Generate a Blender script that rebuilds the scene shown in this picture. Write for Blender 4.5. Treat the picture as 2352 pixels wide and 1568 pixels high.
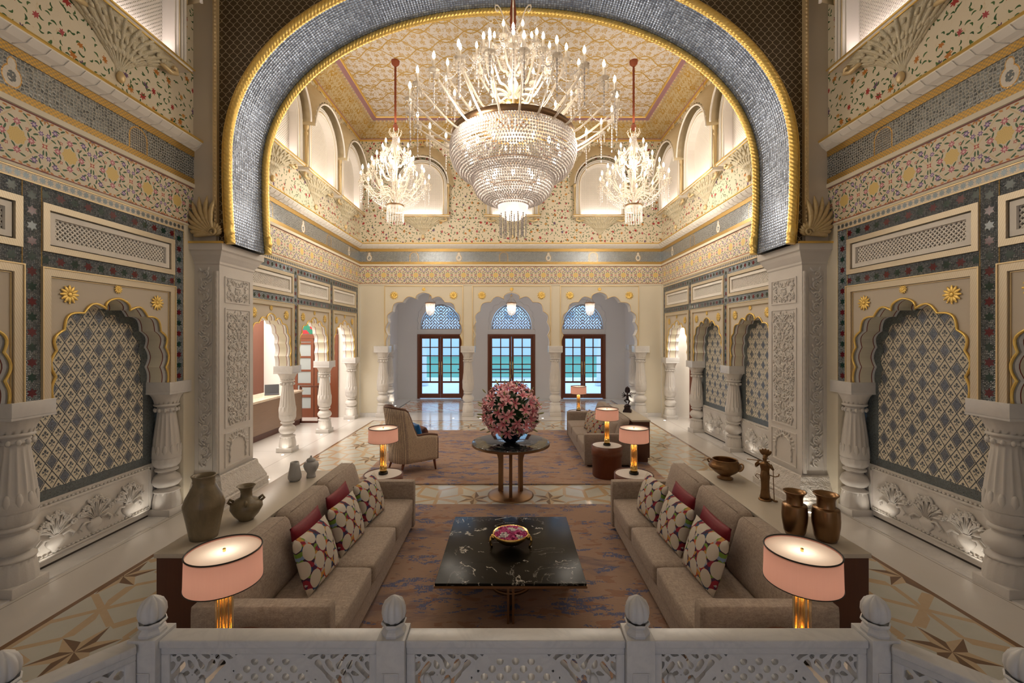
import bpy, bmesh, math, random
from math import sin, cos, pi, sqrt, atan2, hypot
from mathutils import Vector, Matrix
from mathutils.geometry import tessellate_polygon
random.seed(7)
for o in list(bpy.data.objects): bpy.data.objects.remove(o)
SC = bpy.context.scene
COL = SC.collection
# ------------------------------------------------------------------ camera
cd = bpy.data.cameras.new('camera'); cam = bpy.data.objects.new('camera', cd); COL.objects.link(cam)
cam.location = (0, 0, 2.5); cam.rotation_euler = (pi/2, 0, 0)
cd.sensor_width = 36.0; cd.lens = 1000/2352*36.0
cd.shift_x = 3/2352; cd.shift_y = -11/2352
cd.clip_start = 0.05; cd.clip_end = 200
SC.camera = cam
# ------------------------------------------------------------------ world, exposure, big lights
w = bpy.data.worlds.new('sky'); SC.world = w; w.use_nodes = True
bg = w.node_tree.nodes['Background']; bg.inputs[0].default_value = (0.50, 0.72, 1.0, 1); bg.inputs[1].default_value = 1.9
SC.view_settings.view_transform = 'Standard'; SC.view_settings.look = 'None'
SC.view_settings.exposure = 0.27; SC.view_settings.gamma = 1.0; SC.view_settings.use_curve_mapping = False
def light(kind, name, loc, power, color, rot=(0,0,0), **kw):
    d = bpy.data.lights.new(name, kind); d.energy = power; d.color = color
    for k, v in kw.items(): setattr(d, k, v)
    o = bpy.data.objects.new(name, d); o.location = loc; o.rotation_euler = rot; COL.objects.link(o); return o
WARM = (1.0, 0.89, 0.75); COOL = (0.62, 0.75, 1.0); NEUT = (1.0, 0.93, 0.86)
# daylight from the entrance behind the camera
light('AREA', 'entrance_daylight', (0, -1.3, 1.9), 58, (.50,.62,1.0), (pi/2, 0, pi), shape='RECTANGLE', size=2.6, size_y=1.8)
# gallery ceiling wash behind the far arches, added reception and passage fills without fixtures
light('AREA', 'gallery_light', (0, 15.8, 4.5), 24, (1,.93,.93), (0, 0, 0), shape='RECTANGLE', size=8.0, size_y=2.4)
light('AREA', 'reception_fill', (-6.9, 11.0, 3.9), 260, (1,.93,.86), (0, 0, 0), shape='RECTANGLE', size=2.4, size_y=5.0)
light('AREA', 'passage_fill', (6.2, 12.4, 3.9), 75, (1,.93,.84), (0, 0, 0), shape='RECTANGLE', size=1.6, size_y=1.6)
# ------------------------------------------------------------------ node expressions
class E:
    nt = None
    def __init__(s, v): s.v = v
    @staticmethod
    def m(op, *a, clamp=False):
        n = E.nt.nodes.new('ShaderNodeMath'); n.operation = op; n.use_clamp = clamp
        for i, x in enumerate(a):
            if isinstance(x, E): x = x.v
            if isinstance(x, (int, float)): n.inputs[i].default_value = x
            else: E.nt.links.new(x, n.inputs[i])
        return E(n.outputs[0])
    def __add__(a, b): return E.m('ADD', a, b)
    __radd__ = __add__
    def __sub__(a, b): return E.m('SUBTRACT', a, b)
    def __rsub__(a, b): return E.m('SUBTRACT', b, a)
    def __mul__(a, b): return E.m('MULTIPLY', a, b)
    __rmul__ = __mul__
    def __truediv__(a, b): return E.m('DIVIDE', a, b)
    def __lt__(a, b): return E.m('LESS_THAN', a, b)
    def __gt__(a, b): return E.m('GREATER_THAN', a, b)
def esin(a): return E.m('SINE', a)
def ecos(a): return E.m('COSINE', a)
def eabs(a): return E.m('ABSOLUTE', a)
def efloor(a): return E.m('FLOOR', a)
def efract(a): return E.m('FRACT', a)
def emin(a, b): return E.m('MINIMUM', a, b)
def emax(a, b): return E.m('MAXIMUM', a, b)
def esqrt(a): return E.m('SQRT', a)
def eatan(y, x): return E.m('ARCTAN2', y, x)
def emod(a, b): return E.m('FLOORED_MODULO', a, b)
def elen(x, y): return esqrt(x*x + y*y)
def esel(c, a, b): return c*a + (1-c)*b
def comb(x, y, z=0.0):
    n = E.nt.nodes.new('ShaderNodeCombineXYZ')
    for i, q in enumerate((x, y, z)):
        if isinstance(q, E): E.nt.links.new(q.v, n.inputs[i])
        else: n.inputs[i].default_value = q
    return n.outputs[0]
def sep(sock):
    n = E.nt.nodes.new('ShaderNodeSeparateXYZ'); E.nt.links.new(sock, n.inputs[0])
    return E(n.outputs[0]), E(n.outputs[1]), E(n.outputs[2])
def coord(kind='Object'):
    n = E.nt.nodes.new('ShaderNodeTexCoord'); return n.outputs[kind]
def noise(vec, scale, detail=3, rough=.5, dist=0.0):
    n = E.nt.nodes.new('ShaderNodeTexNoise'); E.nt.links.new(vec, n.inputs['Vector'])
    n.inputs['Scale'].default_value = scale; n.inputs['Detail'].default_value = detail
    n.inputs['Roughness'].default_value = rough; n.inputs['Distortion'].default_value = dist
    return E(n.outputs[0])
def voro(vec, scale=1.0, rnd=1.0, feat='F1', dim='2D'):
    n = E.nt.nodes.new('ShaderNodeTexVoronoi'); n.voronoi_dimensions = dim; n.feature = feat
    E.nt.links.new(vec, n.inputs['Vector']); n.inputs['Scale'].default_value = scale; n.inputs['Randomness'].default_value = rnd
    return n
def whash(vec):
    n = E.nt.nodes.new('ShaderNodeTexWhiteNoise'); n.noise_dimensions = '3D'; E.nt.links.new(vec, n.inputs[0]); return E(n.outputs[0])
def mixc(f, a, b):
    n = E.nt.nodes.new('ShaderNodeMix'); n.data_type = 'RGBA'; n.clamp_factor = True
    for i, q in ((0, f), (6, a), (7, b)):
        if isinstance(q, E): q = q.v
        if isinstance(q, (int, float)): n.inputs[i].default_value = q
        elif isinstance(q, tuple): n.inputs[i].default_value = (*q[:3], 1)
        else: E.nt.links.new(q, n.inputs[i])
    return n.outputs[2]
def ramp(f, stops, const=False):
    n = E.nt.nodes.new('ShaderNodeValToRGB'); E.nt.links.new(f.v, n.inputs[0]); r = n.color_ramp
    if const: r.interpolation = 'CONSTANT'
    while len(r.elements) < len(stops): r.elements.new(.5)
    for e, (p, c) in zip(r.elements, stops): e.position = p; e.color = (*c, 1)
    return n.outputs[0]
MATS = {}
def mat(name, fn):
    """fn() -> dict(color, rough, metal, bump, bumpd, spec, trans, emit, estr, alpha, sub)"""
    if name in MATS: return MATS[name]
    m = bpy.data.materials.new(name); m.use_nodes = True; nt = m.node_tree; E.nt = nt
    b = nt.nodes['Principled BSDF']; d = fn() if callable(fn) else fn
    def put(key, inp):
        if key not in d: return
        v = d[key]
        if isinstance(v, E): v = v.v
        if isinstance(v, (int, float)): b.inputs[inp].default_value = v
        elif isinstance(v, tuple): b.inputs[inp].default_value = (*v, 1)
        else: nt.links.new(v, b.inputs[inp])
    for k, i in (('color','Base Color'),('rough','Roughness'),('metal','Metallic'),('spec','Specular IOR Level'),('trans','Transmission Weight'),
                 ('emit','Emission Color'),('estr','Emission Strength'),('alpha','Alpha'),('ior','IOR'),('sheen','Sheen Weight'),('coat','Coat Weight')): put(k, i)
    if 'bump' in d:
        bn = nt.nodes.new('ShaderNodeBump'); bn.inputs['Distance'].default_value = d.get('bumpd', .004); bn.inputs['Strength'].default_value = d.get('bumps', .6)
        nt.links.new(d['bump'].v, bn.inputs['Height']); nt.links.new(bn.outputs[0], b.inputs['Normal'])
    MATS[name] = m; return m
def flat(name, c, rough=.5, metal=0., **k): return mat(name, dict(color=c, rough=rough, metal=metal, **k))
def star6(x, y, R, k=1.732, rot=0.0, n=6):
    """mask of an n pointed star around the origin, plus its folded angle sign"""
    r = elen(x, y); a = eatan(y, x) + (pi/n + rot)
    f = emod(a, 2*pi/n) - pi/n
    return (r*ecos(f) + k*eabs(r*esin(f))) < R, f
def polar_flower(x, y, R, n, amp=.3):
    r = elen(x, y); a = eatan(y, x)
    return r < (ecos(a*n)*amp + (1-amp))*R
# ------------------------------------------------------------------ materials
def _marble(base=(.74,.72,.70), vein=(.55,.54,.54), amt=.5, rough=.16, sc=1.6):
    def f():
        p = coord(); n = noise(p, sc, 7, .6, 1.4); v = 1 - eabs(n - .5)*14
        v = emax(v, 0.0)*amt*noise(p, sc*.7, 2)
        c = mixc(noise(p, sc*.8, 3), base, tuple(q*.93 for q in base))
        return dict(color=mixc(v, c, vein), rough=rough)
    return f
M_marble = mat('white_marble', _marble())
M_marble_c = mat('carved_marble', lambda: dict(color=mixc(noise(coord(), 3, 4), (.72,.69,.65), (.64,.60,.56)), rough=.5,
                 bump=noise(coord(), 60, 3), bumpd=.002))
M_marble_b = mat('balustrade_marble', _marble((.70,.70,.71), (.48,.49,.52), .55, .3, 4.0))
def _blackmarble():
    p = coord(); n = noise(p, 1.3, 8, .60, 1.6); n2 = noise(p, 2.6, 7, .6, 1.2)
    v = emax(1 - eabs(n-.5)*95, 0.0); v2 = emax(1 - eabs(n2-.5)*110, 0.0)*.30
    v = emax(v*(noise(p, 3.5, 2) > .53), v2*(noise(p, 2.1, 2) > .5))
    return dict(color=mixc(v, (.012,.011,.009), (.75,.72,.66)), rough=.22, spec=.10)
M_black_marble = mat('black_veined_marble', _blackmarble)
def _wood(a, b, sc=(1,1,12), rough=.35):
    def f():
        x, y, z = sep(coord()); v = comb(x*sc[0], y*sc[1], z*sc[2])
        n = noise(v, 6, 5, .6, .4)
        return dict(color=mixc(n, a, b), rough=rough, bump=n, bumpd=.0006)
    return f
M_wood_dk = mat('dark_mahogany', _wood((.075,.020,.010), (.12,.035,.016), (8,8,.5)))
M_wood_rd = mat('red_brown_wood', _wood((.13,.033,.013), (.20,.06,.025), (8,8,.5)))
M_wood_wal = mat('walnut', _wood((.15,.085,.05), (.30,.185,.11), (.5,.5,22)))
M_gold = mat('gold_leaf', lambda: dict(color=mixc(noise(coord(), 9, 3), (.84,.56,.12), (.92,.68,.25)), rough=.36, metal=.7,
             bump=noise(coord(), 40, 3), bumpd=.002))
M_gold_pale = flat('pale_gilding', (.78,.62,.36), .45, .45)
M_brass = flat('polished_brass', (.83,.56,.20), .2, 1.0)
M_bronze = flat('brushed_bronze', (.30,.185,.105), .36, .95)
M_bronze_ant = mat('antique_bronze', lambda: dict(color=mixc(noise(coord(), 14, 4), (.15,.085,.04), (.34,.19,.085)), rough=.42, metal=.9,
                   bump=noise(coord(), 50, 3), bumpd=.003))
M_brassvase = mat('aged_brass', lambda: dict(color=mixc(noise(coord(), 6, 4), (.22,.125,.06), (.36,.215,.11)), rough=.3, metal=.95))
M_statue_dk = flat('dark_bronze', (.05,.035,.04), .4, .7)
M_cream = mat('cream_plaster', lambda: dict(color=mixc(noise(coord(), 2, 2), (.74,.68,.55), (.71,.65,.52)), rough=.7))
M_beige = mat('beige_plaster', lambda: dict(color=mixc(noise(coord(), 2, 2), (.62,.55,.45), (.60,.53,.43)), rough=.7))
M_white = flat('white_paint', (.78,.74,.68), .55)
M_white_g = flat('white_gallery_paint', (.72,.71,.71), .6)
M_red_line = flat('maroon_line', (.25,.04,.04), .5)
M_dark = flat('shadow_gap', (.05,.04,.035), .8)
M_lattice_back = flat('panel_backing', (.16,.12,.09), .8)
M_led = mat('led_strip', dict(color=(1,.9,.88), emit=(1.0,.84,.80), estr=4.5))
M_bulb = mat('candle_bulb', dict(color=(1,.9,.7), emit=(1.0,.84,.62), estr=16.0))
M_spot = mat('spot_lens', dict(color=(1,1,1), emit=(1.0,.90,.74), estr=14.0))
M_black = flat('black_metal', (.03,.028,.025), .4, .5)
M_steel = flat('steel_rim', (.5,.48,.45), .3, .9)
def _crystal():
    return dict(color=(.95,.93,.91), rough=.08, trans=.35, ior=1.45, spec=.9, alpha=.92)
M_crystal = mat('cut_crystal', _crystal)
M_glassarm = mat('glass_arm', dict(color=(.78,.73,.66), rough=.1, trans=.3, ior=1.3, spec=.9, alpha=.62))
M_glass = mat('window_glass', dict(color=(.9,.95,1), rough=.0, trans=1.0, ior=1.01, alpha=.35))
M_pane = mat('lamp_glass', dict(color=(.95,.80,.58), rough=.03, trans=.9, ior=1.15))
M_ropecord = mat('maroon_rope', lambda: dict(color=mixc(noise(coord(), 60, 2), (.22,.05,.02), (.34,.09,.04)), rough=.8))
def _fabric(a, b, sc=90, rough=.9):
    def f():
        x, y, z = sep(coord()); p = coord()
        n = noise(comb(x*1.0, y*.25, z*1.6), sc, 4, .7); n2 = noise(comb(x*.25, y, z*.4), sc, 4, .7)
        m = (n+n2)*.5
        return dict(color=mixc(E.m('MULTIPLY_ADD', m, 3.0, -1.0, clamp=True), a, b), rough=rough, bump=m, bumpd=.003, sheen=.15)
    return f
M_sofa = mat('taupe_tweed', _fabric((.26,.205,.165), (.53,.44,.365)))
M_sofa2 = mat('grey_taupe_tweed', _fabric((.22,.175,.145), (.37,.30,.25)))
M_red_fab = mat('crimson_silk', lambda: dict(_fabric((.17,.005,.015), (.24,.009,.024), 60, .5)(), sheen=0.0, spec=.3))
M_magenta = mat('magenta_silk', _fabric((.22,.01,.06), (.36,.03,.11), 60, .5))
M_blue_fab = mat('bright_blue_silk', _fabric((.0,.10,.42), (.0,.22,.62), 40, .35))
M_shade = None
def _shade():
    x, y, z = sep(coord('Object')); a = eatan(y, x)
    n = noise(comb(a*14, z*.5, 0.0), 6, 3)
    return dict(color=mixc(n, (.60,.30,.245), (.68,.36,.29)), rough=.6)
M_shade = mat('pink_silk_shade', _shade)
# make the shade translucent
def _translucify(m, col, fac):
    nt = m.node_tree; out = nt.nodes['Material Output']; b = nt.nodes['Principled BSDF']
    t = nt.nodes.new('ShaderNodeBsdfTranslucent'); t.inputs[0].default_value = (*col, 1)
    mx = nt.nodes.new('ShaderNodeMixShader'); mx.inputs[0].default_value = fac
    nt.links.new(b.outputs[0], mx.inputs[1]); nt.links.new(t.outputs[0], mx.inputs[2]); nt.links.new(mx.outputs[0], out.inputs[0])
_translucify(M_shade, (.72,.42,.34), .45)
M_diff = mat('lamp_diffuser', dict(color=(.95,.90,.82), rough=.6)); _translucify(M_diff, (.95,.88,.76), .6)
_translucify(M_crystal, (1.0,.92,.82), .40)
_translucify(M_glassarm, (.85,.76,.64), .22)
M_bead = mat('crystal_bead', dict(color=(.74,.71,.71), rough=.08, spec=1.0, trans=.04, ior=1.5)); _translucify(M_bead, (.92,.87,.84), .34)
M_whitetop = flat('white_stone_top', (.72,.68,.65), .3)
M_consoletop = mat('cream_stone_top', _marble((.62,.56,.47), (.56,.50,.42), .3, .3, 2))
M_desk_top = mat('onyx_top', _marble((.72,.60,.46), (.50,.32,.18), .6, .2, 3))
def _floor():
    X, Y, Z = sep(coord())
    # outside the inlay border: plain slabs
    ax = eabs(X - .01)
    S = 0.58; sy = 1.0046/1.09
    u = (X - .02 + S)                # star centres of odd column at u = 0 mod 2S
    v = (Y - 4.54)*sy
    PX = 2*S; PY = 2*1.0046
    def cell(ou, ov):
        a = emod(u + ou + PX/2, PX) - PX/2; b = emod(v + ov + PY/2, PY) - PY/2
        return a, b
    a1, b1 = cell(0.0, 0.0); a2, b2 = cell(S, 1.0046)
    c = elen(a1, b1) < elen(a2, b2)
    x = esel(c, a1, a2); y = esel(c, b1, b2)
    r = elen(x, y); an = eatan(y, x)
    f = emod(an + pi/6, pi/3) - pi/6          # -30..30 about the bond direction
    fx = r*ecos(f); fs = r*esin(f); fy = eabs(fs)
    # star: tips at 30deg, R=.289, inner vertex at 0deg radius .125
    # line through I(.125,0) and T(.25,.1445): inside when x*.1445 - y*.125 < .125*.1445
    star = (fx*.1445 - fy*.125) < .01806
    side = fs > 0.0
    edge = fx > (S-.028)
    # segment M(.58,0)-T(.25,.1445): dir (-.33,.1445) n=(.401,.916)
    dist = (fx-.58)*.401 + fy*.916
    narrow = (eabs(dist) < .026)*(fx > .25)
    wide = (dist < .026)*(dist > -.060)*(fx > .25)*side*(fx < .56)
    line = emax(emax(edge, narrow), 0.0)
    n = noise(coord(), 5, 5, .6)
    white = mixc(n, (.50,.50,.43), (.60,.58,.52)); tan = mixc(noise(coord(), 25, 3), (.50,.36,.215), (.57,.43,.28))
    dk = mixc(n, (.145,.075,.035), (.19,.105,.055))
    col = mixc(line, white, tan)
    col = mixc(wide*.0 + (1-side)*0.0 + wide, col, tan)
    col = mixc(star, col, mixc(side, tan, dk))
    inside = (ax < 4.07)*(Y < 12.94)
    brown = (ax < 4.125)*(Y < 13.0)
    slabn = noise(coord(), 1.3, 6, .6, 1.0)
    slab = mixc(slabn, (.62,.58,.54), (.68,.65,.61))
    seam = emax((eabs(ax - 4.69) < .005), (emod(Y, 1.9) < .006)*(ax > 4.69))
    slab = mixc(seam, slab, (.30,.27,.24))
    # gallery floor: terracotta and white chequer field
    gf = (Y > 14.5)*(Y < 17.0)*(ax < 3.9)
    ch = emod(efloor(X/.16) + efloor(Y/.16), 2.0)*(whash(comb(efloor(X/.32), efloor(Y/.32), 1.0)) > .35)
    gcol = mixc(ch, (.66,.60,.52), (.52,.21,.085))
    gb = (Y > 14.44)*(Y < 17.06)*(ax < 3.96)
    slab = mixc(gb, slab, (.07,.06,.055)); slab = mixc(gf, slab, gcol)
    col = mixc(brown, slab, mixc(inside, (.20,.105,.05), col))
    return dict(color=col, rough=.13, spec=.5)
M_floor = mat('inlaid_marble_floor', _floor)
def _rug():
    X, Y, Z = sep(coord()); p = coord()
    n1 = noise(comb(X, Y*2.2, 0.0), 1.1, 5, .6, .6); n2 = noise(comb(X*1.0, Y*2.4, 3.0), 2.6, 6, .65, .4); n3 = noise(comb(X*2.6, Y*5.0, 7.0), 5.5, 4, .6)
    stroke = noise(comb(X*12, Y*3, 1.0), 6, 3, .6)
    base = mixc(noise(comb(X*3, Y*14, 0.0), 5, 4, .7), (.33,.21,.155), (.43,.295,.22))
    rust = (noise(comb(X*2, Y*4, 12.0), 2.2, 4) > .60)
    col = mixc(rust*.5, base, (.27,.12,.07))
    grey = E.m('MULTIPLY_ADD', n1, 9.0, -5.0, clamp=True)
    col = mixc(grey*.7, col, (.16,.125,.145))
    blue = (n2 > .562)*(n3 > .45)*(stroke > .42)
    col = mixc(blue*.9, col, mixc(stroke, (.06,.08,.19), (.14,.18,.33)))
    g2 = (n2 < .36)*(n3 > .5); col = mixc(g2*.5, col, (.16,.13,.15))
    return dict(color=col, rough=.95, bump=noise(p, 160, 2), bumpd=.004)
M_rug = mat('abstract_wool_rug', _rug)
def _scatter(x, y, size, base, dark=1.0):
    """painted flowers and leaves scattered on a ground"""
    col = base
    for k, (sc, kind) in enumerate(((size, 'vine'), (size, 'flower'), (size*.42, 'leaf'), (size*.50, 'leaf2'))):
        vx = x/sc + 3.7*k; vy = y/sc + 1.9*k
        if kind == 'vine':
            n = noise(comb(x, y, 2.0), 2.2/size*.5, 2, .4, .3)
            col = mixc(emax(1 - eabs(efract(n*6) - .5)*60, 0.0)*.5, col, (.55,.38,.14)); continue
        vn = voro(comb(vx, vy), 1.0, .75); px, py, _ = sep(vn.outputs['Position']); r1, r2, r3 = sep(vn.outputs['Color'])
        dx = vx - px; dy = vy - py; a = r1*6.283
        rx = dx*ecos(a) + dy*esin(a); ry = dy*ecos(a) - dx*esin(a)
        if kind == 'flower':
            m = polar_flower(rx, ry*1.35, (r2*.09 + .17), 7, .22)
            fc = ramp(r3, [(0,(.42,.03,.025)),(.3,(.55,.20,.02)),(.55,(.45,.07,.08)),(.75,(.13,.07,.16)),(.9,(.62,.30,.05))], True)
            fc = mixc(emax(ecos(eatan(ry, rx)*14), 0.0)*.4, fc, (.10,.02,.03))
            col = mixc(m, col, fc)
        else:
            curve = ry - rx*rx*1.8
            m = ((rx*rx*14 + curve*curve*110) < 1.0)*(r2 > (.15 if kind == 'leaf' else .45))
            col = mixc(m, col, mixc(r3, (.02,.085,.02), (.05,.13,.03)))
    return col
def _floral():
    x, y, _ = sep(coord('UV'))
    base = mixc(noise(coord('UV'), 1.5, 2), (.72,.65,.51), (.69,.62,.48))
    return dict(color=_scatter(x, y, .235, base), rough=.55)
M_floral = mat('floral_painted_plaster', _floral)
def _frieze():
    x, y, _ = sep(coord('UV'))     # y from 0 to .55, centred at .275
    P = .5; cx = emod(x, P) - P/2; cy = y - .275
    base = (.70,.62,.48)
    bd = emax(1 - eabs(eabs(cx)/.25 + eabs(cy)/.275 - 1.0)*20, 0.0)
    col = mixc(bd*.6, base, (.62,.44,.16))
    # floral rings around medallion and at the corners
    def petals(col, x0, y0, R, n, c1, c2):
        px = eabs(cx) - x0; py = eabs(cy) - y0
        m = polar_flower(px, py, R, n, .25); col = mixc(m, col, c1)
        return mixc(elen(px, py) < R*.38, col, c2)
    def leaf(col, x0, y0, a, L, W, c=(.03,.10,.035)):
        px = eabs(cx) - x0; py = eabs(cy) - y0
        rx = px*cos(a) + py*sin(a); ry = py*cos(a) - px*sin(a) + rx*rx*3
        return mixc((rx*rx/(L*L) + ry*ry/(W*W)) < 1.0, col, c)
    for (a, b, an) in ((.05,.165,.3),(.03,.09,2.2),(.145,.035,-.5),(.11,.10,.9),(.165,.085,.4),(.20,.165,1.3),(.13,.20,.2),(.075,.225,-.6),(.215,.22,2.2),(.235,.07,1.6),(.16,.145,2.4),(.10,.045,1.9)):
        col = leaf(col, a, b, an, .028, .009)
    for (a, b, an) in ((.10,.245,.1),(.03,.245,.5),(.18,.25,2.7)): col = leaf(col, a, b, an, .02, .009, (.55,.22,.05))
    col = petals(col, 0, .135, .036, 8, (.45,.08,.14), (.75,.5,.5))
    col = petals(col, .125, 0, .036, 8, (.45,.08,.14), (.75,.5,.5))
    col = petals(col, .15, .175, .034, 6, (.13,.07,.24), (.6,.45,.6))
    col = petals(col, .25, .0, .03, 5, (.42,.03,.03), (.8,.6,.4))
    col = petals(col, .215, .115, .028, 6, (.15,.08,.26), (.6,.45,.6))
    col = petals(col, .09, .10, .020, 5, (.42,.10,.08), (.8,.6,.4))
    col = petals(col, .25, .275, .055, 8, (.50,.22,.06), (.22,.25,.30))
    r = elen(cx, cy); an = eatan(cy, cx)
    gold = r < (ecos(an*8)*.006 + .078)
    goldc = mixc(emax(ecos(an*16)*esin(r*160), 0.0)*.5, (.74,.55,.20), (.55,.36,.09))
    col = mixc(gold, col, goldc)
    return dict(color=col, rough=.5)
M_frieze = mat('painted_floral_frieze', _frieze)
def _mirrormosaic(x, y, cell, bead=True):
    v = voro(comb(x, y), 1/cell, .55, 'DISTANCE_TO_EDGE'); e = E(v.outputs[0])
    vc = voro(comb(x, y), 1/cell, .55); r, g, b = sep(vc.outputs['Color'])
    return e, r, g
def _honey():
    x, y, _ = sep(coord('UV'))     # y 0..0.32
    e, r, g = _mirrormosaic(x, y, .036)
    col = mixc(r, (.10,.115,.13), (.24,.27,.29)); line = e < .11
    col = mixc(line, col, (.38,.37,.34))
    # cartouches every 2.8 m : white drop, gold arch half way
    cx = emod(x, 2.8) - 1.4; cy = y - .15
    w = .055*1.0 + .025*1.0
    drop = elen(cx*1.25, cy + .03) < .095
    drop2 = elen(cx*1.6, cy - .085) < .055
    inner = elen(cx*1.4, cy + .03) < .055
    m = emax(drop, drop2)
    rim = emax(elen(cx*1.25, cy + .03) < .108, elen(cx*1.6, cy - .085) < .068)
    col = mixc(rim, col, (.55,.33,.10)); col = mixc(m, col, (.66,.62,.55)); col = mixc(inner*(noise(comb(x, y), 30, 2) > .45), col, (.13,.15,.16))
    ax = emod(x + 1.4, 2.8) - 1.4
    arch = emax(elen(ax, emax(cy - .02, 0.0)) - .13, -1.0)
    col = mixc((eabs(arch) < .008), col, (.58,.36,.11))
    g1 = (arch < -.008); grid = emax(efract(x/.03) < .2, efract(y/.03) < .2)
    col = mixc(g1, col, mixc(grid, (.12,.13,.14), (.48,.46,.42)))
    met = (1-line)*(1-m)
    return dict(color=col, rough=.25, metal=met*.7, bump=e, bumpd=.004)
M_honey = mat('mirror_honeycomb_band', _honey)
def _goldband():
    x, y, _ = sep(coord('UV'))
    s = emod(efloor(x/.022) + efloor(y/.02), 2.0)
    return dict(color=mixc(s*.8, (.55,.33,.07), (.27,.20,.10)), rough=.4, metal=.5)
M_goldband = mat('gold_chequer_band', _goldband)
def _starband():
    x, y, _ = sep(coord('UV'))     # x along, y centred at 0
    P = .15
    cx = emod(x, P) - P/2; idx = emod(efloor(x/P), 2.0)
    st, f = star6(cx, y, .052)
    e, r, g = _mirrormosaic(x*1.0, y, .017)
    # bead like mirrors with bright glints
    vb = voro(comb(x, y), 1/.017, .55); d = E(vb.outputs['Distance'])
    col = mixc(r, (.15,.18,.21), (.42,.46,.50)); col = mixc(e < .12, col, (.11,.135,.15))
    jewel = mixc(idx, (.085,.004,.010), (.003,.028,.022)); jewel = mixc(r*.5, jewel, mixc(idx, (.16,.008,.016), (.006,.055,.045)))
    bordr = eabs(y) > .082
    col = mixc(st, col, jewel); col = mixc(bordr, col, (.62,.42,.14))
    met = (1-st)*.5
    return dict(color=col, rough=.18, metal=met, bump=d*-1.0*(1-st), bumpd=.012, bumps=.9)
M_star = mat('mirror_star_band', _starband)
def _tiles():
    x, y, _ = sep(coord('UV'))
    cx = emod(x, .075) - .0375; fl = polar_flower(cx, y - .05, .034, 8, .18)
    return dict(color=mixc(fl, (.66,.58,.46), (.16,.19,.21)), rough=.3, metal=fl*.6)
M_tiles = mat('small_flower_tiles', _tiles)
def _mosaic():
    x, y, _ = sep(coord('UV'))     # x centred in the bay, y from panel bottom
    W_, H_ = .136, .20
    p = x/W_ + y/H_; q = x/W_ - y/H_
    wob = esin(y*2*pi/H_)*.0
    ip = efloor(p); iq = efloor(q); fp = p-ip-.5; fq = q-iq-.5
    curve = .035
    d = emin(.5-eabs(fp), .5-eabs(fq))
    line = d < (esin(y*2*pi/.020)*.012 + .047)
    fill = (emod(ip, 2.0) < .5)*(emod(iq, 2.0) < .5)
    e, r, g = _mirrormosaic(x, y, .016)
    lx = (fp+fq)*W_/2; ly = (fp-fq)*H_/2
    # small sprig: three blossoms on a stem
    def blob(a, b, R): return polar_flower(eabs(lx)-a, ly-b, R, 5, .2)
    sp = emax(emax(blob(0.0, .028, .0185), blob(.021, .006, .0155)), emax((eabs(lx) < .0028)*(ly > -.04)*(ly < .02), (eabs(eabs(lx)*1.2 + ly + .012) < .005)*(eabs(lx) < .02)))
    cream = mixc(noise(comb(x, y), 4, 2), (.74,.68,.55), (.70,.64,.51))
    dark = mixc(r, (.055,.080,.13), (.17,.23,.34)); dark = mixc(e < .12, dark, (.30,.30,.29))  # blue tint stands in for what the mirror pieces reflect
    ink = mixc(r, (.055,.065,.08), (.12,.14,.16))
    col = mixc(sp, cream, ink); col = mixc(line, col, ink)
    diamond = fill*(d > .085); col = mixc(diamond, col, dark)
    bord = emax((eabs(x) > .70), (y < .11))
    bcol = mixc(r, (.07,.10,.12), (.16,.22,.25)); bcol = mixc(e < .12, bcol, (.22,.22,.21))
    col = mixc(bord, col, bcol)
    refl = emax(diamond, emax(bord, line*.6))
    return dict(color=col, rough=.25, metal=refl*.4, bump=e, bumpd=.004)
M_mosaic = mat('blue_diamond_mosaic', _mosaic)
def _darkmosaic():
    x, y, _ = sep(coord('UV')); e, r, g = _mirrormosaic(x, y, .02)
    col = mixc(r, (.07,.10,.11), (.16,.22,.24)); col = mixc(e < .12, col, (.24,.25,.24))
    return dict(color=col, rough=.25, metal=.35, bump=e, bumpd=.004)
M_darkmosaic = mat('dark_mirror_mosaic', _darkmosaic)
def _ogee():
    x, y, _ = sep(coord('UV'))
    W_, H_ = .115, .13
    # ogee net: curves x = +-A cos(2 pi y / H)
    a = x/W_; b = y/H_
    c1 = emod(a - ecos(b*2*pi)*.25 + .25 + .5, 1.0) - .5
    c2 = emod(a + ecos(b*2*pi)*.25 - .25 + .5, 1.0) - .5
    line = emax(eabs(c1) < .055, eabs(c2) < .055)
    return dict(color=mixc(line, mixc(noise(comb(x, y), 30, 3), (.060,.042,.022), (.10,.072,.038)), (.40,.33,.23)), rough=.3, metal=.35*1.0)
M_ogee = mat('ogee_mirror_net', _ogee)
def _glassmosaic():
    x, y, _ = sep(coord('UV'))
    cx = efloor(x/.045); cy = efloor(y/.045); fx = efract(x/.045); fy = efract(y/.045)
    r = whash(comb(cx, cy, 0.0)); r2 = whash(comb(cx, cy, 5.0))
    e = emin(emin(fx, 1-fx), emin(fy, 1-fy))
    col = mixc(r, (.14,.19,.29), (.32,.41,.57)); col = mixc(e < .09, col, (.12,.13,.16))
    # each tile tilts its own way
    h = e*.9 + (r-.5)*fx*.9 + (r2-.5)*fy*.9
    return dict(color=col, rough=.24, metal=.40, bump=emin(e, .28)*1.0 + (r-.5)*fx*.25 + (r2-.5)*fy*.25, bumpd=.02, bumps=.5)
M_glassmosaic = mat('mirror_tile_soffit', _glassmosaic)
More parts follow.
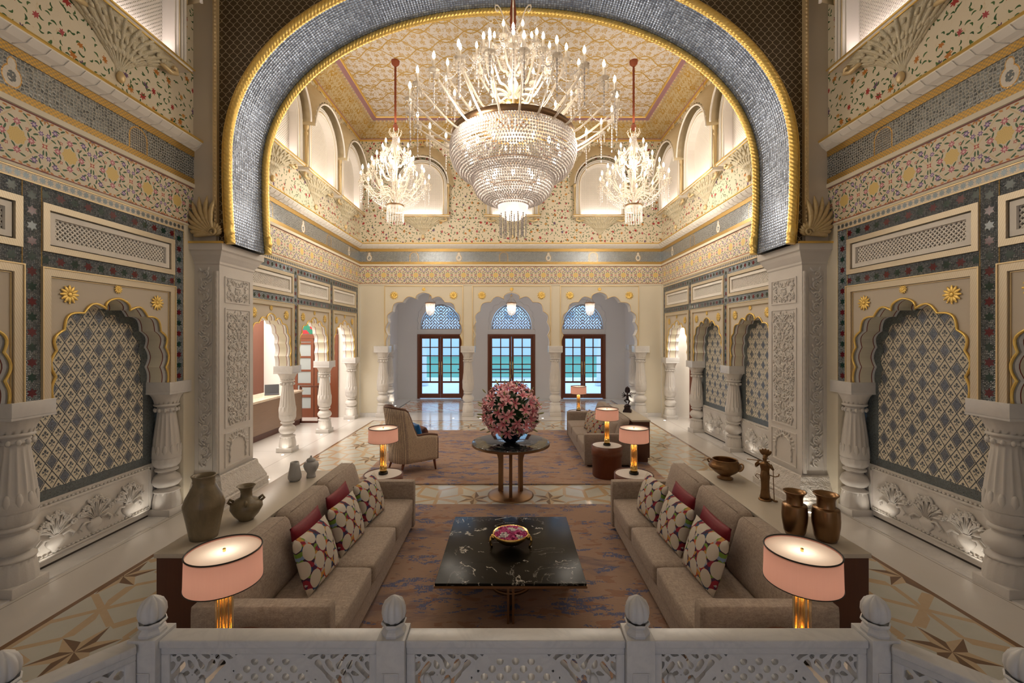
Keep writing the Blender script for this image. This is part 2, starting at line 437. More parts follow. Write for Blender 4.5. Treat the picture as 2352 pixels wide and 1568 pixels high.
def _vine(ground=(.68,.60,.53), gold=(.58,.38,.09), P=1.15, sc=.20):
    x, y, _ = sep(coord('UV'))
    k = 2*pi/P
    w1 = esin(x*k)*.20
    d1 = emod(y - w1 + .29, .58) - .29
    d2 = emod(y + w1 + .0, .58) - .29
    dd = emin(eabs(d1), eabs(d2))
    vine = dd < .019
    thin = emax(1 - eabs(emod(y - esin(x*k*2 + 1.0)*.11, .29) - .145)*110, 0.0)
    vn = voro(comb(x/sc, y/sc), 1.0, .35); px, py, _ = sep(vn.outputs['Position']); r1, r2, r3 = sep(vn.outputs['Color'])
    dx = x/sc - px; dy = y/sc - py; r = elen(dx, dy); a = eatan(dy, dx)
    rose = r < (ecos(a*5 + r1*6)*.06 + .31)
    swirl = esin(r*38 + a*2) > -.3
    lv = voro(comb(x/(sc*.42), y/(sc*.42)), 1.0, .8); qx, qy, _ = sep(lv.outputs['Position']); s1, s2, s3 = sep(lv.outputs['Color'])
    lx = x/(sc*.42)-qx; ly = y/(sc*.42)-qy; aa = s1*6.28; rx = lx*ecos(aa)+ly*esin(aa); ry = ly*ecos(aa)-lx*esin(aa)
    leaf = ((rx*rx*9 + ry*ry*70) < 1.0)*(s2 > .25)
    m = emax(emax(vine, thin*.7), emax(rose*swirl, leaf*.8))
    return m
def _ceil():
    m = _vine(); return dict(color=mixc(m, (.60,.56,.52), (.46,.29,.06)), rough=.45, metal=m*.2)
M_ceil = mat('gilded_vine_ceiling', _ceil)
def _cove():
    m = _vine(P=.6, sc=.13); return dict(color=mixc(m, (.58,.47,.27), (.52,.31,.05)), rough=.4, metal=m*.5, bump=m, bumpd=.006)
M_cove = mat('gilded_cove', _cove)
def _soffit():
    x, y, _ = sep(coord('UV'))    # x = depth 0..0.34, y = arc length
    a = eabs(x - .17)
    line = emax(eabs(a - .085) < .006, a > 10)
    mid = a < .085
    seg = efract(y/.30) < .03
    col = mixc(mid, (.90,.88,.85), (.82,.76,.60)); col = mixc(line, col, (.26,.06,.04)); 
    return dict(color=col, rough=.5)
M_soffit = mat('white_soffit_with_lines', _soffit)
def _framec():
    x, y, _ = sep(coord('UV'))
    m = emod(x*1.0 + y*0.0, .05)/.05
    return dict(color=mixc(esin(x*300 + y*120) > 0.2, (.70,.62,.48), (.63,.53,.37)), rough=.4, metal=.35)
M_frame = mat('gilt_beaded_frame', _framec)
def _lining():
    return dict(color=(.66,.58,.46), rough=.5)
def _relief(sc):
    def f():
        p = coord('UV'); x, y, _ = sep(p)
        vn = voro(comb(x/sc, y/sc), 1.0, .5); px, py, _ = sep(vn.outputs['Position'])
        dx = x/sc-px; dy = y/sc-py; r = elen(dx, dy); a = eatan(dy, dx)
        h = emax(.5 - r, 0.0) + esin(r*22 + a*3)*.10 + ecos(a*5)*.06
        h2 = h + E(voro(comb(x/(sc*.5), y/(sc*.5)), 1.0, 1.0).outputs[0])*(-.3)
        return dict(color=mixc(h2, (.66,.62,.57), (.74,.70,.65)), rough=.5, bump=h2, bumpd=.02, bumps=.7)
    return f
M_relief = mat('floral_relief_marble', _relief(.11))
M_relief_gold = mat('gilded_relief', lambda: dict(color=mixc(noise(coord(), 22, 3), (.74,.71,.60), (.66,.56,.34)), rough=.45, metal=.12, bump=noise(coord(), 26, 4, .6, 1.5), bumpd=.03))
def _cush(dark=False):
    def f():
        x, y, _ = sep(coord('UV'))
        # white circles on a staggered lattice over faceted colour
        P, Q = .165, .215
        def circ(ox, oy):
            a = emod(x + ox, P) - P/2; b = emod(y + oy, Q) - Q/2
            return elen(a*1.0, b*.82)
        c = emin(circ(0.0, 0.0), circ(P/2, Q/2))
        white = c < .056
        v = voro(comb(x, y), 1/.030, 1.0); r, g, b = sep(v.outputs['Color'])
        pal = ramp(r, [(0,(.05,.015,.045)),(.17,(.60,.13,.04)),(.30,(.17,.30,.045)),(.42,(.30,.02,.045)),(.55,(.02,.06,.14)),(.66,(.45,.42,.42)),(.76,(.55,.28,.06)),(.86,(.07,.02,.07)),(.94,(.22,.32,.5))], True)
        gr = (.62,.56,.48) if not dark else (.40,.34,.27)
        sky = emod(x + .03, P) < 0.0
        patt = noise(comb(x, y), 7, 1) > .36
        col = mixc(white, pal, gr); col = mixc(1-patt, col, gr)
        return dict(color=col, rough=.8)
    return f
M_cush = mat('multicolour_print_cotton', _cush()); M_cush_dk = mat('muted_print_cotton', _cush(True))
def _chair():
    x, y, z = sep(coord()); p = comb(x*1.0, y*1.0, z)
    s = .42 - E(voro(coord(), 48.0, .15, dim='3D').outputs['Distance'])
    return dict(color=mixc(s > .0, (.56,.44,.32), (.20,.15,.14)), rough=.85)
M_chair = mat('beige_jacquard', _chair)
M_leather = flat('brown_leather_trim', (.14,.06,.035), .45)
M_brownfab = flat('brown_velvet', (.16,.06,.04), .7)
def _glaze():
    x, y, z = sep(coord()); n = noise(comb(x*3, y*3, z), 5, 5, .6, .5)
    return dict(color=mixc(n, (.11,.085,.05), (.34,.27,.165)), rough=.3, bump=noise(coord(), 30, 3), bumpd=.004)
M_glaze = mat('olive_brown_glaze', _glaze)
M_ceram = flat('pale_grey_ceramic', (.46,.46,.46), .25)
M_bluevase = flat('midnight_blue_glass', (.004,.008,.035), .06, 0, spec=.8)
M_lily = mat('pink_lily_petal', lambda: dict(color=mixc(E.m('MULTIPLY_ADD', elen(sep(coord())[0], sep(coord())[1]), 14.0, -.25, clamp=True), (.90,.25,.32), (.98,.66,.68)), rough=.6))
M_leaf = mat('dark_green_leaf', lambda: dict(color=mixc(noise(coord(), 20, 2), (.012,.05,.012), (.04,.11,.03)), rough=.5))
M_bud = flat('yellow_green_bud', (.40,.42,.17), .6)
M_petal_pk = flat('magenta_petal', (.62,.06,.26), .6); M_petal_wh = flat('white_petal', (.78,.72,.72), .6)
M_grass = mat('lawn_green', lambda: dict(color=mixc(noise(coord(), 3, 4), (.06,.25,.18), (.10,.32,.24)), rough=.9))
M_outwhite = flat('courtyard_stone', (.66,.72,.80), .6)
M_stained = mat('stained_glass', lambda: dict(color=(lambda r: ramp(r, [(0,(.02,.03,.30)),(.35,(.45,.02,.03)),(.65,(.02,.16,.10)),(.8,(.05,.04,.35))], True))(E(voro(comb(sep(coord())[0], sep(coord())[2]), 4.5, 1.0).outputs['Color'])), rough=.2))
M_screen = flat('laptop_shell', (.05,.05,.055), .35)
# ------------------------------------------------------------------ mesh builder
class B:
    """collects shapes for ONE mesh object; T maps local points into the object's space"""
    def __init__(s, T=None): s.v = []; s.f = []; s.uv = []; s.T = T; s.sm = []
    def add(s, vs, fs, uvs=None, smooth=False):
        o = len(s.v)
        T = s.T
        s.v += [tuple(T(*p)) if T else tuple(p) for p in vs]
        for i, f in enumerate(fs):
            s.f.append(tuple(o + k for k in f))
            s.uv.append(uvs[i] if uvs else None); s.sm.append(smooth)
        return s
    def quad(s, a, b, c, d, uv=None): return s.add([a, b, c, d], [(0, 1, 2, 3)], [uv] if uv else None)
    def box(s, x0, x1, y0, y1, z0, z1):
        p = [(x, y, z) for x in (x0, x1) for y in (y0, y1) for z in (z0, z1)]
        f = [(0,1,3,2),(4,6,7,5),(0,4,5,1),(2,3,7,6),(0,2,6,4),(1,5,7,3)]
        uvs = []
        for q in f:
            pts = [p[i] for i in q]; ax = [max(c)-min(c) for c in zip(*pts)]; k = ax.index(min(ax)); u = [i for i in range(3) if i != k]
            uvs.append([(t[u[0]], t[u[1]]) for t in pts])
        return s.add(p, f, uvs)
    def obox(s, c, u, v, w, hu, hv, hw):
        """oriented box: centre, three unit axes, three half sizes"""
        c, u, v, w = Vector(c), Vector(u), Vector(v), Vector(w)
        p = [c + u*a*hu + v*b*hv + w*d*hw for a in (-1,1) for b in (-1,1) for d in (-1,1)]
        return s.add(p, [(0,1,3,2),(4,6,7,5),(0,4,5,1),(2,3,7,6),(0,2,6,4),(1,5,7,3)])
    def lathe(s, prof, n=24, c=(0,0,0), mod=None, smooth=True, a0=0.0, a1=2*pi, sx=1, sy=1):
        full = abs(a1-a0-2*pi) < 1e-6; m = n if full else n+1
        vs = []
        for (r, z) in prof:
            for k in range(m):
                a = a0 + (a1-a0)*k/n; q = r*(mod(a, z) if mod else 1)
                vs.append((c[0] + q*cos(a)*sx, c[1] + q*sin(a)*sy, c[2] + z))
        fs = []; uv = []
        for i in range(len(prof)-1):
            for k in range(n):
                k2 = (k+1) % m
                fs.append((i*m+k, i*m+k2, (i+1)*m+k2, (i+1)*m+k))
        s.add(vs, fs, None, smooth)
        return s
    def disc(s, r, c, n=24, up=1):
        vs = [(c[0]+r*cos(2*pi*k/n), c[1]+r*sin(2*pi*k/n), c[2]) for k in range(n)]
        return s.add(vs, [tuple(range(n))])
    def cyl(s, r, z0, z1, c=(0,0), n=24, r2=None, smooth=True):
        r2 = r if r2 is None else r2
        s.lathe([(r, z0), (r2, z1)], n, (c[0], c[1], 0), smooth=smooth)
        s.disc(r, (c[0], c[1], z0), n); s.disc(r2, (c[0], c[1], z1), n); return s
    def tube(s, pts, r, n=8, close=False, smooth=True, cap=True, uvl=False):
        pts = [Vector(p) for p in pts]; N = len(pts); vs = []; prev = None; L = 0
        Ls = []
        for i, p in enumerate(pts):
            if close: t = pts[(i+1) % N] - pts[i-1]
            else: t = pts[min(i+1, N-1)] - pts[max(i-1, 0)]
            t.normalize()
            if prev is None:
                up = Vector((0,0,1)) if abs(t.z) < .9 else Vector((1,0,0)); a = t.cross(up).normalized()
            else:
                a = (prev - t*prev.dot(t))
                a = a.normalized() if a.length > 1e-6 else t.orthogonal().normalized()
            prev = a; b = t.cross(a); rr = r[i] if isinstance(r, (list, tuple)) else (r(i) if callable(r) else r)
            for k in range(n):
                an = 2*pi*k/n; q = rr if not callable(getattr(s, 'rmod', None)) else rr*s.rmod(an, Ls[-1] if Ls else 0)
                vs.append(p + a*q*cos(an) + b*q*sin(an))
            if i: L += (p - pts[i-1]).length
            Ls.append(L)
        fs = []
        for i in range(N if close else N-1):
            j = (i+1) % N
            for k in range(n): k2 = (k+1) % n; fs.append((i*n+k, i*n+k2, j*n+k2, j*n+k))
        s.add(vs, fs, None, smooth)
        if cap and not close: s.add(vs[:n], [tuple(range(n))]); s.add(vs[-n:], [tuple(range(n))])
        return s
    def ell(s, c, r, n=10, m=6, rot=None):
        """ellipsoid; rot = Matrix"""
        vs = [Vector((0,0,-1))]
        for i in range(1, m):
            th = pi*i/m
            for k in range(n): a = 2*pi*k/n; vs.append(Vector((sin(th)*cos(a), sin(th)*sin(a), -cos(th))))
        vs.append(Vector((0,0,1)))
        R = Vector(r) if not isinstance(r, (int, float)) else Vector((r,r,r)); c = Vector(c)
        out = []
        for p in vs:
            p = Vector((p.x*R.x, p.y*R.y, p.z*R.z))
            if rot: p = rot @ p
            out.append(p + c)
        fs = [(0, 1+(k+1) % n, 1+k) for k in range(n)]
        for i in range(m-2):
            for k in range(n): k2 = (k+1) % n; fs.append((1+i*n+k, 1+i*n+k2, 1+(i+1)*n+k2, 1+(i+1)*n+k))
        o = 1+(m-2)*n; fs += [(o+k, o+(k+1) % n, len(vs)-1) for k in range(n)]
        return s.add(out, fs, None, True)
    def poly(s, pts, y0, y1, plane='xz', uvo=(0,0)):
        """prism of a (concave) polygon given in a plane; y0..y1 along the third axis"""
        tri = tessellate_polygon([[Vector((a, b, 0)) for a, b in pts]])
        def P(a, b, c): return (a, c, b) if plane == 'xz' else ((a, b, c) if plane == 'xy' else (c, a, b))
        n = len(pts)
        for yy in ((y0,) if y1 is None else (y0, y1)):
            s.add([P(a, b, yy) for a, b in pts], [tuple(t) for t in tri], [[(pts[i][0]-uvo[0], pts[i][1]-uvo[1]) for i in t] for t in tri])
        if y1 is not None:
            vs = [P(a, b, y0) for a, b in pts] + [P(a, b, y1) for a, b in pts]
            s.add(vs, [(k, (k+1) % n, n+(k+1) % n, n+k) for k in range(n)], [[(0,0),(0.05,0),(.05,.05),(0,.05)]]*n)
        return s
    def build(s, name, m, parent=None, loc=None, bevel=0, subsurf=0):
        me = bpy.data.meshes.new(name)
        me.from_pydata([tuple(v) for v in s.v], [], s.f)
        if any(u is not None for u in s.uv):
            L = me.uv_layers.new(name='uv'); d = []
            for f, u in zip(s.f, s.uv):
                if u is None: d += [0.0]*(2*len(f))
                else:
                    for q in u: d += [q[0], q[1]]
            L.data.foreach_set('uv', d)
        me.polygons.foreach_set('use_smooth', s.sm)
        bm = bmesh.new(); bm.from_mesh(me); bmesh.ops.remove_doubles(bm, verts=bm.verts, dist=1e-6) if len(s.v) < 60000 else None
        bmesh.ops.recalc_face_normals(bm, faces=bm.faces); bm.to_mesh(me); bm.free()
        me.materials.append(m)
        o = bpy.data.objects.new(name, me); COL.objects.link(o)
        if parent: o.parent = parent
        if loc: o.location = loc
        if bevel:
            b = o.modifiers.new('bevel', 'BEVEL'); b.width = bevel; b.segments = 3; b.limit_method = 'ANGLE'
            for p in me.polygons: p.use_smooth = True
        if subsurf:
            u = o.modifiers.new('sub', 'SUBSURF'); u.levels = subsurf; u.render_levels = subsurf
        return o
def thing(name, label, cat, loc=(0,0,0), rz=0.0, group=None):
    o = bpy.data.objects.new(name, None); COL.objects.link(o); o.location = loc; o.rotation_euler = (0,0,rz); o.empty_display_size = .1
    o['label'] = label; o['category'] = cat
    if group: o['group'] = group
    return o
def tag(o, label, cat, group=None):
    o['label'] = label; o['category'] = cat
    if group: o['group'] = group
    return o
def struct(name):
    o = bpy.data.objects.new(name, None); COL.objects.link(o); o['kind'] = 'structure'; return o
def dup(root, loc=None, rz=None, label=None, parent=None, scale=None, rot=None):
    r = root.copy(); COL.objects.link(r); r.parent = parent if parent else root.parent
    if loc is not None: r.location = loc
    if rz is not None: r.rotation_euler = (0,0,rz)
    if rot is not None: r.rotation_euler = rot
    if scale is not None: r.scale = scale if hasattr(scale, '__len__') else (scale,)*3
    if label: r['label'] = label
    for ch in list(root.children):
        c = ch.copy(); COL.objects.link(c); c.parent = r
        for g in list(ch.children):
            d = g.copy(); COL.objects.link(d); d.parent = c
    return r
def arc(cx, cy, r, a0, a1, n): return [(cx + r*cos(a0+(a1-a0)*k/n), cy + r*sin(a0+(a1-a0)*k/n)) for k in range(n+1)]
def fold_outline(a, h, z0, seg=7):
    """right half then mirrored: multifoil arch outline from (-a,z0) up to the apex and down to (a,z0)"""
    cus = [(1.0, 0.0), (.955, .197), (.945, .445), (.84, .645), (.56, .817), (.205, .876), (0.0, 1.0)]
    half = [(a, z0)]
    for i in range(len(cus)-1):
        x0, y0 = cus[i][0]*a, cus[i][1]*h; x1, y1 = cus[i+1][0]*a, cus[i+1][1]*h
        dx, dy = x1-x0, y1-y0; L = hypot(dx, dy); nx, ny = dy/L, -dx/L    # outward (to the right/up)
        amp = (.10, .20, .27, .30, .30, .30)[i]
        for k in range(1, seg+1):
            t = k/seg
            if i == 5:   # rounded tip ending in a slight point
                tx, tz = ((1.04,.16),(1.03,.36),(.92,.58),(.70,.77),(.45,.89),(.22,.96),(0,1))[k-1]
                half.append((x0*tx, z0+y0+(y1-y0)*tz)); continue
            else: b = amp*L*sin(pi*t)
            half.append((x0+dx*t+nx*b, z0 + y0+dy*t+ny*b))
    left = [(-x, z) for x, z in reversed(half[:-1])]
    out = [( -x, z) for x, z in half] + [(x, z) for x, z in reversed(half[:-1])]
    return out
def lattice(b, x0, x1, z0, z1, pitch, w, t, y, ratio=1.0, clip=None):
    """diagonal bars clipped to a rectangle, in the xz plane at depth y..y+t (in b's local frame given as (s, d, z) order x,y,z)"""
    W_, H_ = x1-x0, z1-z0
    for sgn in (1, -1):
        k = -int((H_*ratio+W_)/pitch) - 1
        while k*pitch < W_ + H_*ratio + pitch:
            c = k*pitch
            pts = []
            # line x = c + sgn*ratio*z
            za, zb = 0.0, H_
            xa, xb = c + sgn*ratio*za, c + sgn*ratio*zb
            # clip in x
            t0, t1 = 0.0, 1.0
            if abs(xb-xa) > 1e-9:
                u0 = (0-xa)/(xb-xa); u1 = (W_-xa)/(xb-xa); lo, hi = min(u0, u1), max(u0, u1); t0, t1 = max(t0, lo), min(t1, hi)
            if t1-t0 > .01:
                p0 = (x0 + xa+(xb-xa)*t0, z0 + H_*t0); p1 = (x0 + xa+(xb-xa)*t1, z0 + H_*t1)
                L = hypot(p1[0]-p0[0], p1[1]-p0[1])
                if L > w:
                    nx, nz = -(p1[1]-p0[1])/L*w/2, (p1[0]-p0[0])/L*w/2
                    yy = y + (0 if sgn > 0 else t*.15)
                    q = [(p0[0]+nx, p0[1]+nz), (p0[0]-nx, p0[1]-nz), (p1[0]-nx, p1[1]-nz), (p1[0]+nx, p1[1]+nz)]
                    if not clip or clip((p0[0]+p1[0])/2, (p0[1]+p1[1])/2):
                        vs = [(a, yy, c_) for a, c_ in q] + [(a, yy+t, c_) for a, c_ in q]
                        b.add(vs, [(0,1,2,3),(4,5,6,7),(0,1,5,4),(1,2,6,5),(2,3,7,6),(3,0,4,7)])
            k += 1
def cut_panel(b, f, x0, x1, z0, z1, nx, nz, y0, y1):
    """extruded sheet where f(x,z)>0, contour by marching squares"""
    dx, dz = (x1-x0)/nx, (z1-z0)/nz
    g = [[f(x0+i*dx, z0+j*dz) for j in range(nz+1)] for i in range(nx+1)]
    for i in range(nx):
        for j in range(nz):
            c = [(i, j), (i+1, j), (i+1, j+1), (i, j+1)]; val = [g[a][q] for a, q in c]
            if all(v <= 0 for v in val): continue
            pts = []; cutp = []
            for k in range(4):
                (a, q), (a2, q2) = c[k], c[(k+1) % 4]; v, v2 = val[k], val[(k+1) % 4]
                if v > 0: pts.append((x0+a*dx, z0+q*dz))
                if (v > 0) != (v2 > 0):
                    t = v/(v-v2); p = (x0+(a+(a2-a)*t)*dx, z0+(q+(q2-q)*t)*dz); pts.append(p); cutp.append(p)
            n = len(pts)
            if n < 3: continue
            b.add([(a, y0, q) for a, q in pts], [tuple(range(n))]); b.add([(a, y1, q) for a, q in pts], [tuple(range(n))])
            if len(cutp) == 2:
                (a, q), (a2, q2) = cutp
                b.add([(a,y0,q),(a2,y0,q2),(a2,y1,q2),(a,y1,q)], [(0,1,2,3)])
# ------------------------------------------------------------------ setting
W = 4.72; YF = 13.62; YA0 = 6.5; YA1 = 7.35; ZC = 9.0
def TL(s, d, z): return (-W + d, s, z)      # local: along, into the room, up
def TR(s, d, z): return (W - d, s, z)
def TF(s, d, z): return (s, YF - d, z)
floor = B().box(-9, 9, -3.2, 19.0, -.2, 0).build('floor', M_floor); floor['kind'] = 'structure'
def slab(name, m, *a):
    o = B().box(*a).build(name, m); o['kind'] = 'structure'; return o
def rectuv(b, s0, s1, z0, z1, d, us=0.0, uz=None):
    """flat rectangle with uv in metres; u from us, v from z0-uz"""
    uz = z0 if uz is None else uz
    b.add([(s0,d,z0),(s1,d,z0),(s1,d,z1),(s0,d,z1)], [(0,1,2,3)], [[(s0-us,z0-uz),(s1-us,z0-uz),(s1-us,z1-uz),(s0-us,z1-uz)]])
def profile(b, s0, s1, pts):
    """extrude a (d,z) profile along s"""
    n = len(pts)
    for i in range(n-1):
        (d0, z0), (d1, z1) = pts[i], pts[i+1]; L = hypot(d1-d0, z1-z0)
        b.add([(s0,d0,z0),(s1,d0,z0),(s1,d1,z1),(s0,d1,z1)], [(0,1,2,3)], [[(s0,0),(s1,0),(s1,L),(s0,L)]])
def frame(b, s0, s1, z0, z1, w, d0, d1, bottom=True):
    """raised rectangular moulding"""
    b.box(s0, s0+w, d0, d1, z0, z1); b.box(s1-w, s1, d0, d1, z0, z1); b.box(s0+w, s1-w, d0, d1, z1-w, z1)
    if bottom: b.box(s0+w, s1-w, d0, d1, z0, z0+w)
def rosette_mesh():
    b = B(); R = 1.0
    for k in range(12):
        a = 2*pi*k/12; rot = Matrix.Rotation(a, 3, 'Y')
        b.ell(rot @ Vector((.58, 0, 0)), (.40, .16, .17), 8, 5, rot)
        b.ell(rot @ Vector((.93, 0, 0)), (.10, .10, .11), 6, 4, rot)
    b.ell((0, .0, 0), (.25, .26, .25), 10, 6)
    return b.build('rosette', M_gold)
ROS = rosette_mesh(); ROS_ME = ROS.data; bpy.data.objects.remove(ROS)
def add_rosette(p, parent, r, axis):
    o = bpy.data.objects.new('rosette', ROS_ME); COL.objects.link(o); o.parent = parent; o.location = p; o.scale = (r, r*.5, r)
    o.rotation_euler = (0, 0, 0 if axis == 'y' else pi/2)
ROPEBAND = [(0,0)]
def cornice(T, s0, s1, parent, ov=0.0, us=0.0):
    """tile row to floral upper wall; ov extends strips into the corners"""
    b = B(T); profile(b, s0, s1, [(0,4.12),(.012,4.125),(.012,4.15),(0,4.155)]); profile(b, s0, s1, [(0,4.70),(.03,4.705),(.03,4.76),(0,4.77)]); b.build('white_moulding', M_cream, parent)
    b = B(T); rectuv(b, s0, s1, 4.15, 4.705, .002, us); b.build('floral_frieze', M_frieze, parent)
    b = B(T)
    for z in (4.162, 4.695): b.box(s0, s1, 0, .008, z-.004, z+.004)
    b.build('maroon_line', M_red_line, parent)
    b = B(T); rectuv(b, s0, s1, 4.765, 4.84, .02, us); rectuv(b, s0, s1, 5.16, 5.25, .02, us); b.box(s0, s1, 0, .02, 4.76, 4.766); b.build('gold_band', M_goldband, parent)
    b = B(T); rectuv(b, s0, s1, 4.84, 5.16, .01, us); b.build('mirror_band', M_honey, parent)
    b = B(T); profile(b, s0, s1, [(.02,5.25),(.03,5.25),(.05,5.27),(.09,5.30),(.14,5.36),(.14,5.375)])
    n = int((s1-s0)/.17)
    b.build('white_cornice', M_white, parent)
    b = B(T)
    for k in range(n):
        s = s0 + (k+.5)*(s1-s0)/n; b.tube([(s-.05,.035,5.255),(s-.02,.06,5.275),(s+.02,.10,5.305),(s+.03,.145,5.36)], .006, 5)
    b.build('cornice_leaves', M_white, parent)
    b = B(T); profile(b, s0, s1, [(.14,5.375),(.155,5.385),(.15,5.405),(.02,5.41),(0,5.43)]); b.build('gold_bead', M_gold, parent)
def column(name, label, loc, sc, szs, group, rz=0.0, half=False):
    """fluted baluster column with square plinth and impost; native impost top 1.87"""
    t = thing(name, label, 'column', loc, rz, group)
    a0, a1 = (0, 2*pi)
    b = B(); h = .168
    b.box(-h, h, -h, h, 0, .10)
    p = b.build('plinth', M_marble_c, t, bevel=.006)
    def petal(a, z): return 1 + .035*abs(sin(a*8))
    b = B(); b.lathe([(.165,.10),(.168,.13),(.163,.20),(.150,.27),(.142,.31)], 48, mod=petal)
    b.lathe([(.142,.31),(.158,.32),(.158,.34),(.11,.36),(.102,.375)], 32)
    b.lathe([(.102,.375),(.14,.40),(.172,.45),(.172,.49),(.145,.54),(.105,.57)], 48, mod=lambda a, z: 1+.015*sin(a*10+z*60))
    b.lathe([(.105,.57),(.100,.595),(.138,.61),(.142,.635),(.118,.65)], 32)
    b.build('base_vase', M_marble_c, t)
    def flute(a, z):
        f = min(1, max(0, (z-.92)/.06))*min(1, max(0, (1.43-z)/.05))
        return 1 - .10*f*abs(cos(a*8))**.6
    b = B(); b.lathe([(.118,.65),(.150,.69),(.167,.74),(.171,.79)], 48, mod=lambda a, z: 1+.02*cos(a*14))
    b.lathe([(.158,.775),(.172,.80),(.170,.90),(.166,.93),(.164,.98),(.151,1.1),(.134,1.24),(.118,1.36),(.110,1.42),(.108,1.45)], 96, mod=flute)
    for k in range(12):
        a = 2*pi*k/12; rot = Matrix.Rotation(a, 3, 'Z')
        b.ell(rot @ Vector((.160,0,.90)), (.016,.032,.085), 6, 6, rot)
    b.build('fluted_shaft', M_marble_c, t)
    b = B(); b.lathe([(.108,1.45),(.132,1.455),(.132,1.475),(.112,1.49),(.110,1.51),(.135,1.52),(.15,1.53),(.15,1.545),(.138,1.56)], 32)
    b.lathe([(.138,1.56),(.145,1.60),(.17,1.66),(.19,1.69),(.20,1.70)], 48, mod=lambda a, z: 1+.03*abs(sin(a*8)))
    for k in range(12):
        a = 2*pi*k/12; b.ell((.135*cos(a), .135*sin(a), 1.47), (.022,.022,.03), 6, 5)
    b.build('capital', M_marble_c, t)
    b = B(); h = .205; b.box(-h, h, -h*.98, h*.98, 1.72, 1.87); b.box(-h*1.0, h*1.0, -h, h, 1.70, 1.73); b.build('impost', M_marble, t, bevel=.004)
    t.scale = (sc, sc, szs); return t
def arch_bay(T, side, wall, s0, a, hw, z0, h, zt, th, axis, mosaic, frame_m=True, ros=(.58, 2.95, .10, 3.07, .055), gilt=True):
    """one multifoil arch bay: spandrel, frame, soffit, gold edge, rosettes"""
    out = fold_outline(a, h, z0)
    out = [(s0+x, z) for x, z in out]
    pts = [(s0-hw, z0), ] + out + [(s0+hw, z0), (s0+hw, zt), (s0-hw, zt)]
    b = B(T); b.poly([(x, z) for x, z in pts], -.012, -.04, 'xz'); b.build('spandrel', M_beige if gilt else M_cream, wall)
    b = B(T)
    L = 0
    for i in range(len(out)-1):
        (x0, zz0), (x1, zz1) = out[i], out[i+1]; l = hypot(x1-x0, zz1-zz0)
        d0, d1 = -.0, -th
        b.add([(x0,d0,zz0),(x1,d0,zz1),(x1,d1,zz1),(x0,d1,zz0)], [(0,1,2,3)], [[(0,L),(0,L+l),(.34,L+l),(.34,L)]]); L += l
    b.build('foiled_soffit', M_soffit if gilt else M_white, wall)
    b = B(T); b.tube([(x, .0, z) for x, z in out], .013 if gilt else .006, 6); b.build('gilt_arch_edge', M_gold, wall)
    b = B(T)
    if gilt:
        frame(b, s0-hw, s0+hw, z0, zt, .075, -.012, .02, False); b.build('arch_frame', M_frame, wall)
        b = B(T); frame(b, s0-hw+.082, s0+hw-.082, z0, zt-.082, .007, -.012, .0, False); frame(b, s0-hw-.012, s0+hw+.012, z0, zt+.012, .012, -.012, .03, False); b.build('thin_gold_fillet', M_gold_pale, wall)
    else:
        frame(b, s0-hw, s0+hw, z0, zt, .025, -.012, .012, False); b.build('arch_frame', M_gold_pale, wall)
    rs, rz_, rr, az, ar = ros
    for sg in (-1, 1): add_rosette(T(s0+sg*rs, .0, rz_), wall, rr, axis)
    add_rosette(T(s0, .0, az), wall, ar, axis)
    return out
def relief_vase_mesh():
    """carved flower vase relief, about .6 tall, in xz with y outward"""
    b = B(); rnd = random.Random(3)
    b.lathe([(.0,0),(.05,0),(.03,.02),(.075,.07),(.09,.11),(.07,.15),(.045,.165),(.06,.18)], 16, sx=1, sy=.35)
    tips = []
    for k in range(11):
        t = -1 + 2*k/10; x = t*.17; z = .42 - abs(t)**1.5*.16 + rnd.uniform(-.02,.02)
        b.tube([(t*.02,.012,.17),(x*.45,.018,.17+(z-.17)*.5),(x,.02,z)], .005, 5)
        tips.append((x, z))
    for i, (x, z) in enumerate(tips):
        if i % 2 == 0:
            for q in range(7):
                a = 2*pi*q/7; b.ell((x+.022*cos(a), .02, z+.022*sin(a)), (.014,.012,.014), 6, 4)
            b.ell((x,.03,z), (.012,.012,.012), 6, 4)
        else:
            rot = Matrix.Rotation(rnd.uniform(-.8,.8)+x*4, 3, 'Y'); b.ell((x,.015,z), (.016,.014,.042), 6, 5, rot)
    for k in range(16):
        t = rnd.uniform(-1,1); x = t*.14; z = .2+rnd.uniform(0,.18)*(1-abs(t)*.4); rot = Matrix.Rotation(t*1.3+rnd.uniform(-.4,.4), 3, 'Y')
        b.ell((x,.012,z), (.013,.014,.045), 6, 5, rot)
    for sg in (-1,1): b.tube([(sg*.06,.01,.15),(sg*.12,.02,.17),(sg*.17,.02,.12),(sg*.15,.02,.08)], [.012,.016,.012,.006], 6)
    return b.build('carved_vase_relief', M_marble_c)
RV = relief_vase_mesh(); RV_ME = RV.data; bpy.data.objects.remove(RV)
